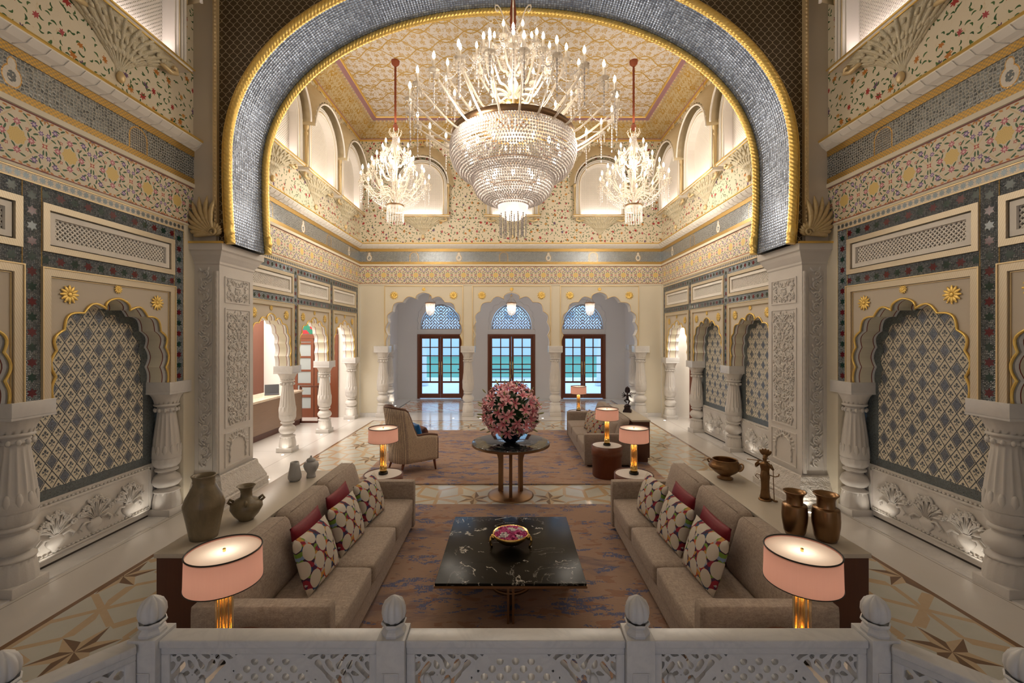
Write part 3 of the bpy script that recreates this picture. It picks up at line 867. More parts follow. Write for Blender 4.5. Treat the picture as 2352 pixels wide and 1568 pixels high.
def side_wall(T, side):
    wall = struct('wall_' + side); wall['kind'] = 'structure'; sgn = -1 if side == 'left' else 1
    th = .34
    bays = [3.34, 5.24, 8.59, 10.49, 12.39]
    mosaic = {3.34, 5.24} if side == 'left' else {3.34, 5.24, 8.59, 10.49}
    for s0 in bays:
        out = arch_bay(T, side, wall, s0, .755, .86, 1.87, 1.09, 3.195, th, 'x', s0 in mosaic)
        if s0 in mosaic:
            dm = -.30
            b = B(T); b.add([(s0-.96,dm,.735),(s0+.96,dm,.735),(s0+.96,dm,3.0),(s0-.96,dm,3.0)], [(0,1,2,3)], [[(-.96,0),(.96,0),(.96,2.265),(-.96,2.265)]]); b.build('mosaic_panel', M_mosaic, wall)
            inn = [(s0+(x-s0)*.86, 1.87+(z-1.87)*.90) for x, z in out]
            b = B(T)
            for i in range(len(out)-1):
                (x0,z0),(x1,z1) = out[i], out[i+1]; (X0,Z0),(X1,Z1) = inn[i], inn[i+1]
                b.add([(x0,dm+.006,z0),(x1,dm+.006,z1),(X1,dm+.006,Z1),(X0,dm+.006,Z0)], [(0,1,2,3)], [[(x0,z0),(x1,z1),(X1,Z1),(X0,Z0)]])
            b.build('mosaic_arch_border', M_darkmosaic, wall)
            b = B(T); b.box(s0-.97, s0+.97, dm-.1, dm+.01, .04, .735); b.box(s0-.80, s0+.80, dm, dm+.03, .66, .685); b.box(s0-.80, s0+.80, dm, dm+.03, .11, .13)
            b.box(s0-.80, s0-.78, dm, dm+.03, .11, .68); b.box(s0+.78, s0+.80, dm, dm+.03, .11, .68)
            for k in range(32):
                b.ell((s0-.76+k*.049, dm+.025, .70), (.022,.012,.012), 6, 4); b.ell((s0-.76+k*.049, dm+.025, .145), (.022,.010,.010), 6, 4)
            dado = b.build('carved_dado', M_marble_c, wall)
            b = B(T); b.box(s0-.97, s0+.97, dm-.1, dm, .0, .04); b.build('shadow_gap', M_dark, wall)
            b = B(T); b.box(s0-.78, s0+.78, -.30, -.02, 0, .012); b.build('threshold_step', M_marble, wall)
            for k in (-1, 0, 1):
                o = bpy.data.objects.new('carved_vase_relief', RV_ME); COL.objects.link(o); o.parent = wall
                o.location = T(s0+k*.46, dm+.012, .15); o.rotation_euler = (0,0,-pi/2 if side == 'left' else pi/2); o.scale = (1.15,1.1,1.0)
                o.rotation_euler = (0,0, pi/2 if side == 'right' else -pi/2)
        # lattice panel above
        b = B(T); frame(b, s0-.86, s0+.86, 3.365, 3.855, .065, -.012, .02); b.build('lattice_frame', M_frame, wall)
        b = B(T); frame(b, s0-.78, s0+.78, 3.445, 3.775, .055, -.03, .0); b.build('white_lattice_margin', M_white, wall)
        b = B(T); lattice(b, s0-.73, s0+.73, 3.495, 3.725, .052, .014, .02, -.05); b.build('diamond_lattice', M_white, wall)
        b = B(T); rectuv(b, s0-.79, s0+.79, 3.42, 3.80, -.09); b.build('lattice_backing', M_lattice_back, wall)
    # mirror star strips: horizontal and vertical
    for i, (a0, a1) in enumerate(((2.30, 6.28), (7.55, 13.43))):
        b = B(T)
        for z0, z1 in ((3.20, 3.36), (3.86, 4.02)):
            rectuv(b, a0, a1, z0, z1, .002, 3.34-.95+.0, (z0+z1)/2)
        b.build('star_mirror_strip', M_star, wall)
        b = B(T); rectuv(b, a0, a1, 4.02, 4.12, .004, 0.0, 4.02); b.build('flower_tile_row', M_tiles, wall)
        b = B(T); b.box(a0, a1, 0, .012, 4.015, 4.026); b.box(a0, a1, 0, .012, 4.108, 4.12); b.build('thin_gold_fillet', M_gold_pale, wall)
    for s0 in (2.39, 4.29, 6.19, 7.64, 9.54, 11.44, 13.34):
        b = B(T)
        b.add([(s0-.092,.004,1.87),(s0+.092,.004,1.87),(s0+.092,.004,4.02),(s0-.092,.004,4.02)], [(0,1,2,3)], [[(0,-.092),(0,.092),(2.15,.092),(2.15,-.092)]])
        b.build('star_mirror_strip', M_star, wall)
        b = B(T); b.box(s0-.10, s0+.10, -th, -.02, 1.87, 3.2); b.build('pier_core', M_white, wall)
    # plain body behind the applied decoration
    b = B(T)
    b.box(2.2, 13.62, -.34, -.041, 3.19, 3.44); b.box(2.2, 13.62, -.34, -.10, 3.44, 3.78); b.box(2.2, 13.62, -.34, -.041, 3.78, 9.0); b.box(2.2, 13.62, -.05, .0, 4.12, 9.0)
    b.box(6.28, 7.50, -.34, .0, 0, 4.12); b.box(13.50, 13.62, -.34, 0, 0, 4.12)
    b.box(-3.2, 2.30, -.34, .0, 0, 9.0)
    b.build('plaster_body', M_cream, wall)
    # closing panels behind mosaics
    for s0 in mosaic:
        b = B(T); b.box(s0-1.0, s0+1.0, -.46, -.345, 0, 3.2); b.build('back_panel', M_cream, wall)
    cornice(T, 2.3, YA0, wall, us=-.09); cornice(T, YA1, YF, wall, us=.09)
    b = B(T); rectuv(b, 2.3, YA0, 5.41, 9.0, .003, 0, 0); rectuv(b, YA1, YF, 5.41, 8.66, .003, 0, 0); b.build('floral_painted_surface', M_floral, wall)
    b = B(T); b.box(7.5, 9.40, -.02, .0, .0, .0); 
    # baseboards
    for a0, a1 in ((6.30, 6.52), (7.33, 7.48)):
        b = B(T); b.box(a0, a1, 0, .02, 0, .12); b.build('baseboard', M_marble, wall)
    return wall
WL = side_wall(TL, 'left'); WR = side_wall(TR, 'right')
# columns of the side arcades
cpos = {4.29: ('first', False), 6.19: ('', True)}
for side, T, sx in (('left', TL, -1), ('right', TR, 1)):
    proto = None
    names = {2.39: 'at the near end of the %s wall',
             4.29: 'nearest the viewer on the %s, cut by the picture edge',
             6.19: 'between the near mosaic arch and carved pier on the %s',
             7.64: 'just behind the carved pier on the %s',
             9.54: 'standing free, first beyond the carved pier on the %s',
             11.44: 'standing free, second beyond the carved pier on the %s',
             13.34: 'last one of the %s arcade, against the far corner'}
    for s0 in (4.29, 6.19, 7.64, 9.54, 11.44, 13.34):
        x = sx*(W+.17) if s0 not in (6.19, 7.64, 13.34) else sx*(W+.17)
        lab = 'fluted white marble column ' + names[s0] % side
        if proto is None:
            proto = column('marble_column', lab, (x, s0, 0), 1, 1, 'side arcade columns')
        else: dup(proto, (x, s0, 0), 0, lab)
# ------------------------------------------------------------------ far wall with three arches
wf = struct('wall_far')
c0 = .03; fb = [c0-2.75, c0, c0+2.75]
for s0 in fb:
    arch_bay(TF, 'far', wf, s0, 1.18, 1.235, 2.21, 1.68, 4.10, .34, 'y', False, ros=(.93, 3.79, .13, 3.985, .06), gilt=False)
b = B(TF); b.box(-W, fb[0]-1.235, -.34, -.012, 0, 4.12); b.box(fb[2]+1.235, W, -.34, -.012, 0, 4.12)
for a0, a1 in ((fb[0]+1.235, fb[1]-1.235), (fb[1]+1.235, fb[2]-1.235)): b.box(a0, a1, -.34, -.012, 2.21, 4.12)
b.box(-W-.4, W+.4, -.34, -.041, 4.10, 9.0); b.box(-W-.4, W+.4, -.05, 0, 4.10, 9.0)
for s0 in fb: 
    b.box(s0-1.235, s0-1.15, -.34, -.30, 2.21, 4.12)
b.build('plaster_body', M_cream, wf)
cornice(TF, -W, W, wf, us=c0-.25-.0)
b = B(TF); rectuv(b, -W, W, 5.41, 8.66, .003, 0, 0); b.build('floral_painted_surface', M_floral, wf)
bb = B(TF); bb.box(-W, fb[0]-1.2, 0, .02, 0, .12); bb.box(fb[2]+1.2, W, 0, .02, 0, .12); o = bb.build('baseboard_far', M_marble); o['kind'] = 'structure'
fp = None
for x, lab in ((-4.10, 'against the wall left of the three far arches'), (-1.345, 'between the left and the middle far arch'),
               (1.405, 'between the middle and the right far arch'), (4.16, 'against the wall right of the three far arches')):
    l2 = 'bulbous white marble column ' + lab
    if fp is None: fp = column('marble_column', l2, (-4.02, YF+.06, 0), 1.06, 2.21/1.87, 'far arcade columns')
    else: dup(fp, ((x if x < 4 else 4.08), YF+(.17 if x < 4 else .06), 0), 0, l2)
# ------------------------------------------------------------------ gallery behind
slab('wall_gallery_left', M_white_g, -4.9, -4.56, YF+.34, 17.7, 0, 4.7); slab('wall_gallery_right', M_white_g, 4.60, 4.94, YF+.34, 17.7, 0, 4.7)
slab('ceiling_gallery', M_white_g, -4.9, 4.94, YF+.30, 18.0, 4.7, 4.9)
for sx, T_, side in ((-1, -4.46, 'left'), (1, 4.50, 'right')):
    dup(fp, (T_, 16.0, 0), 0, 'white marble half column on the %s end wall of the gallery' % side)
gw = struct('wall_gallery_far')
YG = 17.6
doors = [(-2.87, .93), (.02, .96), (2.95, .90)]
doors = [(-2.84, .93), (.03, .96), (2.93, .90)]
def lunette_out(x0, a, zs, h): 
    return [(x0 + a*cos(pi-pi*k/24)*(1+.0), zs + h*sin(pi*k/24)**.85) for k in range(25)]
pts_all = []
xs = -4.9
b = B()
for x0, a in doors:
    b.box(xs, x0-a, YG, YG+.3, 0, 4.7); xs = x0+a
    o = lunette_out(x0, .82, 2.80, 1.02)
    pts = [(x0-a, 2.80)] + o + [(x0+a, 2.80), (x0+a, 4.7), (x0-a, 4.7)]
    b.poly(pts, YG, YG+.3, 'xz'); b.box(x0-a, x0+a, YG+.02, YG+.28, 2.60, 2.80)
b.box(xs, 4.94, YG, YG+.3, 0, 4.7)
b.build('plaster_body', M_white_g, gw)
def jali_f(x, z):
    # scrolling tracery
    u = abs(x); v = z
    q = sin(u*17 + 2.2*sin(v*11))*cos(v*15 + 1.8*sin(u*13)) + .55*sin((u*.8+v)*27)*sin((v-u)*21)
    r = sin(u*9-.6)*.12
    return .46 - abs(q)
for i, (x0, a) in enumerate(doors):
    win = struct('window_%d' % (i+1)); 
    b = B(); 
    def f(x, z):
        lx = x-x0; rr = 1 - ((lx/.80)**2 + (max(0, z-2.80)/1.0)**2)
        if rr < -.03: return -.1
        if rr < .07 or z < 2.83: return .2
        u = abs(lx); q = sin(u*27 + 2.0*sin(z*17)) * cos(z*25 + 1.9*sin(u*19)); return .36 - abs(q) if u > .012 else .2
    cut_panel(b, f, x0-.84, x0+.84, 2.79, 3.86, 130, 82, YG+.12, YG+.16)
    b.build('carved_tracery', flat('shaded_tracery', (.42,.43,.47), .7), win)  # grey-blue colour holds the backlit shade of the white tracery
    b = B(); 
    out = fold_outline(.90, 1.22, 2.80)
    b.tube([(x0+x, YG-.005, z) for x, z in out], .022, 6); b.build('foiled_moulding', M_white_g, win)
    # the double door
    d = struct('door_%d' % (i+1))
    zt = 2.60
    b = B(); b.box(x0-a, x0-a+.09, YG-.03, YG+.14, 0, zt); b.box(x0+a-.09, x0+a, YG-.03, YG+.14, 0, zt); b.box(x0-a+.09, x0+a-.09, YG-.03, YG+.14, zt-.10, zt); b.build('door_frame', M_wood_rd, d, bevel=.006)
    lw = a-.09
    for sg in (-1, 1):
        xa, xb = (x0-lw, x0-.004) if sg < 0 else (x0+.004, x0+lw)
        b = B(); st = .09; ya, yb = YG+.02, YG+.07
        b.box(xa, xa+st, ya, yb, .02, zt-.10); b.box(xb-st, xb, ya, yb, .02, zt-.10); b.box(xa+st, xb-st, ya, yb, zt-.18, zt-.10); b.box(xa+st, xb-st, ya, yb, .02, .20)
        zl = .66; zs_ = (zt-.18-zl-.05)/5
        b.box(xa+st, xb-st, ya, yb, zl-.03, zl+.04)
        for k in range(1, 5): b.box(xa+st, xb-st, ya+.01, yb-.01, zl+.04+k*zs_-.02, zl+.04+k*zs_+.02)
        xm = (xa+xb)/2; b.box(xm-.022, xm+.022, ya+.01, yb-.01, zl+.04, zt-.18)
        leaf = b.build('door_leaf', M_wood_rd, d)
        b = B(); b.box(xa+st, xb-st, YG+.043, YG+.047, .2, zt-.18); b.build('glass_panes', M_glass, leaf)
        b = B(); hx = xb-.045 if sg < 0 else xa+.045; b.tube([(hx, YG-.03, .95), (hx, YG-.03, 1.5)], .012, 8); b.box(hx-.008, hx+.008, YG-.03, YG+.03, 1.0, 1.02); b.box(hx-.008, hx+.008, YG-.03, YG+.03, 1.43, 1.45); b.build('door_handle', M_brass, leaf)
# lanterns in the gallery
M_jar = mat('frosted_jar_glass', dict(color=(.95,.93,.92), rough=.15, alpha=.28)); _translucify(M_jar, (1,.95,.9), .10)
def lantern(x, lab):
    t = thing('bell_jar_lantern', lab, 'lantern', (x, 15.6, 3.53), 0, 'bell jar lanterns under the gallery arches')
    b = B(); b.lathe([(.0,-.27),(.07,-.26),(.13,-.20),(.155,-.10),(.16,.0),(.165,.12),(.18,.16)], 24); b.build('glass_jar', M_jar, t)
    b = B(); b.lathe([(.19,.16),(.195,.17),(.19,.18),(.15,.20),(.02,.22)], 24); b.build('metal_rim', M_bronze, t); b = B(); b.lathe([(.0,-.31),(.02,-.29),(.012,-.27)], 10); b.build('finial', M_brass, t)
    b = B()
    for k in range(3):
        a = 2*pi*k/3+.4; b.tube([(.18*cos(a),.18*sin(a),.18),(.01*cos(a),.01*sin(a),.46)], .005, 5)
    b.tube([(0,0,.46),(0,0,1.17)], .008, 6); b.lathe([(.05,.44),(.02,.46),(.0,.48)], 12); b.build('chain', M_brass, t)
    b = B()
    for k in range(3):
        a = 2*pi*k/3; b.ell((.035*cos(a), .035*sin(a), .0), (.012,.012,.03), 8, 6)
    b.build('bulb', M_bulb, t)
    p = light('POINT', 'lantern_light', (0,0,.02), 5, WARM, shadow_soft_size=.05); p.parent = t
lantern(-2.88, 'glass bell jar lantern in the left far arch'); lantern(.03, 'glass bell jar lantern in the middle far arch, above the lilies'); lantern(2.84, 'glass bell jar lantern in the right far arch')
# ------------------------------------------------------------------ courtyard outside
slab('ground_courtyard', M_outwhite, -14, 14, 19.0, 27, -.2, -.02)
lawn = B().box(-30, 30, 27, 60, -.2, .0).build('lawn', M_grass); lawn['kind'] = 'structure'
def outcol(x, y, lab):
    t = thing('courtyard_pier', lab, 'column', (x, y, 0), 0, 'piers of the outer colonnade')
    B().box(-.30, .30, -.25, .25, 0, .35).build('base', M_outwhite, t); B().box(-.22, .22, -.2, .2, .35, 2.6).build('shaft', M_outwhite, t); B().box(-.32, .32, -.26, .26, 2.6, 2.85).build('capital', M_outwhite, t)
for x in (-4.6, -1.75, 1.85, 4.7): outcol(x, 22.5, 'white courtyard pier through the doors, %s' % {-4.6:'far left',-1.75:'left of the middle door',1.85:'right of the middle door',4.7:'far right'}[x])
tag(B().box(-8, 8, 22.2, 22.8, 2.85, 3.4).build('colonnade_beam', M_outwhite), 'white lintel over the courtyard piers behind the doors', 'beam')
t = thing('courtyard_building', 'pale arcaded building beyond the green lawn, seen through the middle door', 'building', (0, 55, 0))
B().box(-26, 26, 0, 3, 0, 7.5).build('facade', M_outwhite, t)
for k in range(13): 
    B().box(-21.6+k*3.6-.8, -21.6+k*3.6+.8, -.05, .05, 3.2, 5.6).build('window', flat('far_window', (.30,.40,.52), .5), t)
t = thing('courtyard_bench', 'low dark bench at the edge of the lawn outside the middle door', 'bench', (0, 26.5, 0))
B().box(-3.2, 3.2, -.2, .2, .48, .56).build('seat', M_black, t)
for x in (-3, 0, 3): B().box(x-.06, x+.06, -.15, .15, -.02, .48).build('leg', M_black, t)
# ------------------------------------------------------------------ ceilings
cl = struct('ceiling')
b = B(); b.add([(-3.945,YA1,8.998),(3.945,YA1,8.998),(3.945,12.845,8.998),(-3.945,12.845,8.998)], [(0,1,2,3)], [[(-4,0),(4,0),(4,5.4),(-4,5.4)]]); b.build('painted_field', M_ceil, cl)
def ring(b, pr):
    """sweep a (inset, z) profile round three sides: left, far, right"""
    L = 0
    for i in range(len(pr)-1):
        (a0, z0), (a1, z1) = pr[i], pr[i+1]; l = hypot(a1-a0, z1-z0)
        for (p, q) in (((-W+a0, YA1, z0), (-W+a0, YF-a0, z0)), ((-W+a0, YF-a0, z0), (W-a0, YF-a0, z0)), ((W-a0, YF-a0, z0), (W-a0, YA1, z0))):
            def up(v): 
                x = v[0]; y = v[1]
                X = (-W+a1) if abs(x+W-a0) < 1e-6 else (W-a1); Yv = YF-a1 if abs(y-(YF-a0)) < 1e-6 else y
                return (X, Yv, z1)
            s_ = (lambda v: v[1] if abs(p[0]-q[0]) < 1e-6 else v[0])
            u0, u1 = s_(p), s_(q)
            b.add([p, q, up(q), up(p)], [(0,1,2,3)], [[(u0,L),(u1,L),(u1,L+l),(u0,L+l)]])
        L += l
b = B(); ring(b, [(.0,8.60),(.05,8.61),(.05,8.64)]); ring(b, [(.72,8.985),(.74,9.0),(.78,9.0)]); b.build('gilt_moulding', M_gold, cl)
b = B(); ring(b, [(.05,8.64),(.06,8.66),(.03,8.68)]); ring(b, [(.60,8.965),(.62,8.98),(.72,8.985)]); b.build('mauve_line', flat('mauve', (.36,.20,.22), .6), cl)
b = B(); ring(b, [(.03,8.68),(.07,8.72),(.16,8.76),(.30,8.83),(.44,8.92),(.50,8.955)]); b.build('painted_cove', M_cove, cl)
b = B(); ring(b, [(.50,8.955),(.56,8.945),(.60,8.965)]); b.build('gilt_inner_moulding', M_gold_pale, cl)
b = B()
for k in range(70): b.box(-4.1+k*.118, -4.1+k*.118+.06, YF-.60, YF-.56, 8.93, 8.965)
for k in range(46):
    for sx in (-1, 1): b.box(sx*4.14-.02, sx*4.14+.02, YA1+.05+k*.124, YA1+.11+k*.124, 8.93, 8.965)
b.build('dentils', M_frame, cl)
slab('ceiling_slab', M_cream, -W-.4, W+.4, -3.2, YF+.34, 9.001, 9.2)
slab('wall_back', M_cream, -W-.3, W+.3, -3.4, -3.2, 0, 9.0)
# ------------------------------------------------------------------ great arch
ga = struct('wall_great_arch')
def arch_curve(a, b_, z0, zj, n=72, e=2.12):
    """jamb from z0 up to zj then superellipse, left to right"""
    pts = [(-a+.05, z0), (-a+.03, z0+.25), (-a+.01, z0+.6), (-a, z0+.95)]
    for k in range(n+1):
        t = pi - pi*k/n; c, s_ = cos(t), sin(t)
        pts.append((a*(abs(c)**(2/e))*(1 if c > 0 else -1), zj + b_*abs(s_)**(2/e)))
    pts += [(a, z0+.95), (a-.01, z0+.6), (a-.03, z0+.25), (a-.05, z0)]
    # drop duplicates
    o = [pts[0]]
    for p in pts[1:]:
        if hypot(p[0]-o[-1][0], p[1]-o[-1][1]) > .004: o.append(p)
    return o
AC = arch_curve(4.16, 2.80, 3.88, 5.2)
pts = AC + [(4.355, 3.88), (4.355, 9.0), (-4.355, 9.0), (-4.355, 3.88)]
b = B(); b.poly(pts, YA0, None, 'xz'); b.build('mirror_net_spandrel', M_ogee, ga)
pts = AC + [(W, 3.88), (W, 9.0), (-W, 9.0), (-W, 3.88)]
b = B(); b.poly(pts, YA0+.02, None, 'xz'); b.poly(pts, YA1, None, 'xz'); b.build('plaster_body', M_cream, ga)
b = B()
for sx in (-1, 1):
    x0, x1 = sorted((sx*4.38, sx*W)); b.box(x0, x1, YA0-.03, YA0+.02, 3.88, 9.0)
b.build('side_strip', M_beige, ga)
b = B()
for sx in (-1, 1):
    b.box(sx*4.38-.03, sx*4.38+.03, YA0-.06, YA0+.01, 4.0, 9.0)
    for k in range(84): b.ell((sx*4.38, YA0-.06, 4.05+k*.059), (.018,.014,.022), 6, 4)
b.build('beaded_edge', M_gold_pale, ga)
b = B(); L = 0
for i in range(len(AC)-1):
    (x0,z0),(x1,z1) = AC[i], AC[i+1]; l = hypot(x1-x0, z1-z0)
    b.add([(x0,YA0,z0),(x1,YA0,z1),(x1,YA1,z1),(x0,YA1,z0)], [(0,1,2,3)], [[(0,L),(0,L+l),(.85,L+l),(.85,L)]]); L += l
b.build('mirror_tile_soffit', M_glassmosaic, ga)
def resample(pts, step):
    out = [pts[0]]; acc = 0
    for i in range(1, len(pts)):
        (x0,z0),(x1,z1) = pts[i-1], pts[i]; L = hypot(x1-x0, z1-z0); n = max(1, int(L/step))
        for k in range(1, n+1): out.append((x0+(x1-x0)*k/n, z0+(z1-z0)*k/n))
    return out
R_ = resample(AC, .009)
def rope(y, off, r, name):
    b = B(); b.rmod = lambda an, s: 1 + .26*abs(sin((an + s*2*pi/.30)*2.5))
    P_ = []
    for i, (x, z) in enumerate(R_):
        a, c = R_[max(0, i-1)], R_[min(len(R_)-1, i+1)]; dx, dz = c[0]-a[0], c[1]-a[1]; L = hypot(dx, dz) or 1
        P_.append((x - dz/L*off, y, z + dx/L*off))
    b.tube(P_, r, 20); o = b.build(name, M_gold, ga); return o
rope(YA0-.05, .035, .05, 'gilt_rope_moulding'); rope(YA1-.03, -.03, .05, 'gilt_rope_moulding')
b = B(); 
for off, y, r in ((.115, YA0-.015, .014), (.14, YA0-.01, .010)):
    P_ = []
    for i, (x, z) in enumerate(AC):
        a, c = AC[max(0, i-1)], AC[min(len(AC)-1, i+1)]; dx, dz = c[0]-a[0], c[1]-a[1]; L = hypot(dx, dz) or 1
        P_.append((x - dz/L*off, y, z + dx/L*off))
    b.tube(P_, r, 8)
b.build('gilt_roll_moulding', M_gold, ga)
b = B()
for sx in (-1, 1):
    for y, r, o_ in ((YA0-.06, .075, .05), (YA1-.03, .07, -.03)):
        b.lathe([(0,-.15),(.02,-.11),(r*.75,-.04),(r,.02),(r*.75,.06),(r*.9,.10),(r*.6,.14)], 20, (sx*(4.11+o_), y, 4.04))
b.build('gilt_bud_finials', M_gold, ga)
# carved piers under the great arch
def pier(sx, lab):
    t = thing('carved_pier', lab, 'column', (0,0,0), 0, 'tall carved piers of the great arch')
    xi = sx*4.35; xo = sx*W; x0, x1 = sorted((xi, xo))
    def bx(e, z0, z1):
        a0, a1 = (xi-sx*e, xo+sx*0) ; a0, a1 = sorted((a0, a1)); return (a0, a1, YA0-e, YA1+e, z0, z1)
    b = B()
    # base: flared plan, drawn as stacked slabs with curved section
    prof = [(.17,0),(.17,.10),(.15,.12),(.15,.15),(.12,.22),(.09,.30),(.06,.36),(.05,.42),(.035,.44)]
    for i in range(len(prof)-1):
        (e0,z0),(e1,z1) = prof[i], prof[i+1]
        p0 = [(xo, YA0-e0), (xi-sx*e0, YA0-e0), (xi-sx*e0, YA1+e0), (xo, YA1+e0)]; p1 = [(xo, YA0-e1), (xi-sx*e1, YA0-e1), (xi-sx*e1, YA1+e1), (xo, YA1+e1)]
        for k in range(3):
            b.add([(*p0[k], z0), (*p0[k+1], z0), (*p1[k+1], z1), (*p1[k], z1)], [(0,1,2,3)], [[(p0[k][1]+p0[k][0], z0), (p0[k+1][1]+p0[k+1][0], z0), (p1[k+1][1]+p1[k+1][0], z1), (p1[k][1]+p1[k][0], z1)]])
    b.build('base', M_relief, t)
    b = B(); b.box(x0, x1, YA0, YA1, .42, 3.62); b.build('shaft', M_marble_c, t)
    b = B()
    prof = [(0,3.57),(.015,3.59),(.015,3.62),(.035,3.65),(.07,3.71),(.09,3.76),(.12,3.78),(.12,3.88)]
    for i in range(len(prof)-1):
        (e0,z0),(e1,z1) = prof[i], prof[i+1]
        p0 = [(xo, YA0-e0), (xi-sx*e0, YA0-e0), (xi-sx*e0, YA1+e0), (xo, YA1+e0)]; p1 = [(xo, YA0-e1), (xi-sx*e1, YA0-e1), (xi-sx*e1, YA1+e1), (xo, YA1+e1)]
        for k in range(3): b.add([(*p0[k], z0), (*p0[k+1], z0), (*p1[k+1], z1), (*p1[k], z1)], [(0,1,2,3)])
    e = .12; b.add([(xo, YA0-e, 3.88), (xi-sx*e, YA0-e, 3.88), (xi-sx*e, YA1+e, 3.88), (xo, YA1+e, 3.88)], [(0,1,2,3)])
    b.build('capital', M_marble_c, t)
    b = B(); b.box(min(xo,xi-sx*.13), max(xo,xi-sx*.13), YA0-.135, YA0-.10, 3.87, 3.90); b.build('gilt_cap_edge', M_gold, t)
    # jamb face panels (facing the passage)
    xf = xi - sx*.002
    b = B(); rnd = random.Random(5)
    def J(y, z, o): return (xi - sx*o, y, z)
    for (y0, y1, z0, z1) in ((6.62,7.26,3.02,3.42),(6.62,7.26,1.10,2.94),(6.62,7.26,.50,1.02)):
        for (a0,a1,c0_,c1_) in ((y0,y1,z0,z0+.02),(y0,y1,z1-.02,z1),(y0,y0+.02,z0+.0205,z1-.0205),(y1-.02,y1,z0+.0205,z1-.0205)):
            q = sorted((xi, xi-sx*.012)); b.box(q[0], q[1], a0, a1, c0_, c1_)
    b.build('panel_border', M_marble_c, t)
    b = B(); ym = 6.94
    def leafat(y, z, a, L, w=.35, h=.018):
        rot = Matrix.Rotation(a, 3, 'X'); b.ell((xi-sx*.004, y, z), (h, L*w, L), 6, 5, rot)
    for (y0,y1,z0,z1,n) in ((6.66,7.22,3.07,3.38,80),(6.66,7.22,1.14,2.90,460)):
        # mirrored stems and leaves about the centre line
        for k in range(n//2):
            z = z0 + (z1-z0)*rnd.random(); u = rnd.random()*(y1-y0)/2*.92; a = rnd.uniform(-1.5, 1.5); L = rnd.uniform(.022,.045)
            for sg in (-1, 1): leafat(ym+sg*u, z, sg*a, L)
        nz = int((z1-z0)/.16)
        for k in range(nz):
            z = z0+.06+k*.16
            for sg in (-1, 1):
                b.tube([(xi-sx*.01, ym+sg*.01, z-.05), (xi-sx*.014, ym+sg*.10, z), (xi-sx*.014, ym+sg*.19, z+.07), (xi-sx*.012, ym+sg*.24, z+.03), (xi-sx*.01, ym+sg*.20, z)], .008, 5)
                for q in range(6):
                    a = 2*pi*q/6; b.ell((xi-sx*.012, ym+sg*.20+.026*cos(a), z+.02+.026*sin(a)), (.012,.016,.016), 5, 4)
            leafat(ym, z+.03, 0, .06, .35, .02)
        b.build('carved_flower_relief', M_marble_c, t); b = B()
    o = fold_outline(.20, .40, .56); b.tube([(xi-sx*.008, ym+x, z+.0) for x, z in o], .016, 6)
    for k in range(14):
        a = pi*k/13; leafat(ym+.25*cos(a), .78+.22*sin(a), a-pi/2, .035)
    b.build('blind_niche', M_marble_c, t)
    # front face scroll strip
    b = B(); xc = sx*4.56
    for k in range(18):
        z = .56+k*.165; sg = 1 if k % 2 else -1
        pts_ = []
        for q in range(9):
            a = -pi/2 + q*pi*1.35/8; rr = .075*(1-q*.06); pts_.append((xc+sg*(rr*cos(a)-.01), YA0-.012, z+.08+rr*sin(a)))
        b.tube(pts_, .012, 6)
        for q in range(5):
            a = 2*pi*q/5; b.ell((xc+sg*.01+.022*cos(a), YA0-.01, z+.085+.022*sin(a)), (.018,.016,.018), 6, 4)
        for q, (dx, dz, an, L) in enumerate(((.07,.02,.8,.04),(-.065,.13,-.7,.045),(.05,.15,.3,.035))):
            b.ell((xc+sg*dx, YA0-.006, z+dz), (.016,.018,L), 6, 5, Matrix.Rotation(sg*an, 3, 'Y'))
    for dx in (-.105, .105): b.box(xc+dx-.006, xc+dx+.006, YA0-.01, YA0, .5, 3.48)
    b.build('carved_scroll_strip', M_marble_c, t)
    # corner colonnette with twisted flutes
    b = B(); b.lathe([(.026, .46+k*.02) for k in range(152)], 12, (xi+sx*.035, YA0-.004, 0), mod=lambda a, z: 1+.12*sin(a*3+z*60)); b.build('twisted_colonnette', M_marble_c, t)
    # acanthus fan on the capital
    b = B(); bx_, bz = sx*4.36, 4.0
    for k in range(9):
        a = k/8; ang = -.05 + a*1.65; L = .24+.36*a if a < .8 else .56; L = (.30,.36,.42,.48,.54,.58,.60,.58,.54)[k]
        rot = Matrix.Rotation(-sx*(pi/2-ang) if True else 0, 3, 'Y')
        dx, dz = cos(ang), sin(ang)
        p = [(bx_+sx*dx*L*t_ + sx*.05*sin(pi*t_), YA0-.10-.02*sin(pi*t_), bz+dz*L*t_) for t_ in (0,.2,.4,.6,.8,1.0)]
        b.tube(p, [.014,.024,.032,.036,.030,.006], 8)
    b.tube([(bx_+sx*(.07*cos(q)*(1-q/9)), YA0-.14, bz+.03+.07*sin(q)*(1-q/9)) for q in [i*.6 for i in range(14)]], .016, 6)
    for k in range(5):
        a = pi*.5+k*.28; L = .20-.02*k; p = [(bx_-sx*(-cos(a))*L*t_*1.0, YA0-.09, bz+sin(a)*L*t_) for t_ in (0,.35,.7,1)]
        b.tube(p, [.015,.03,.03,.006], 8)
    b.build('acanthus_leaf', M_frame if False else mat('cream_gilt_leaf', lambda: dict(color=mixc(noise(coord(), 30, 3), (.66,.54,.34), (.50,.35,.13)), rough=.45, metal=.25)), t)
    return t
pier(-1, 'tall carved white marble pier holding the great arch on the left'); pier(1, 'tall carved white marble pier holding the great arch on the right')
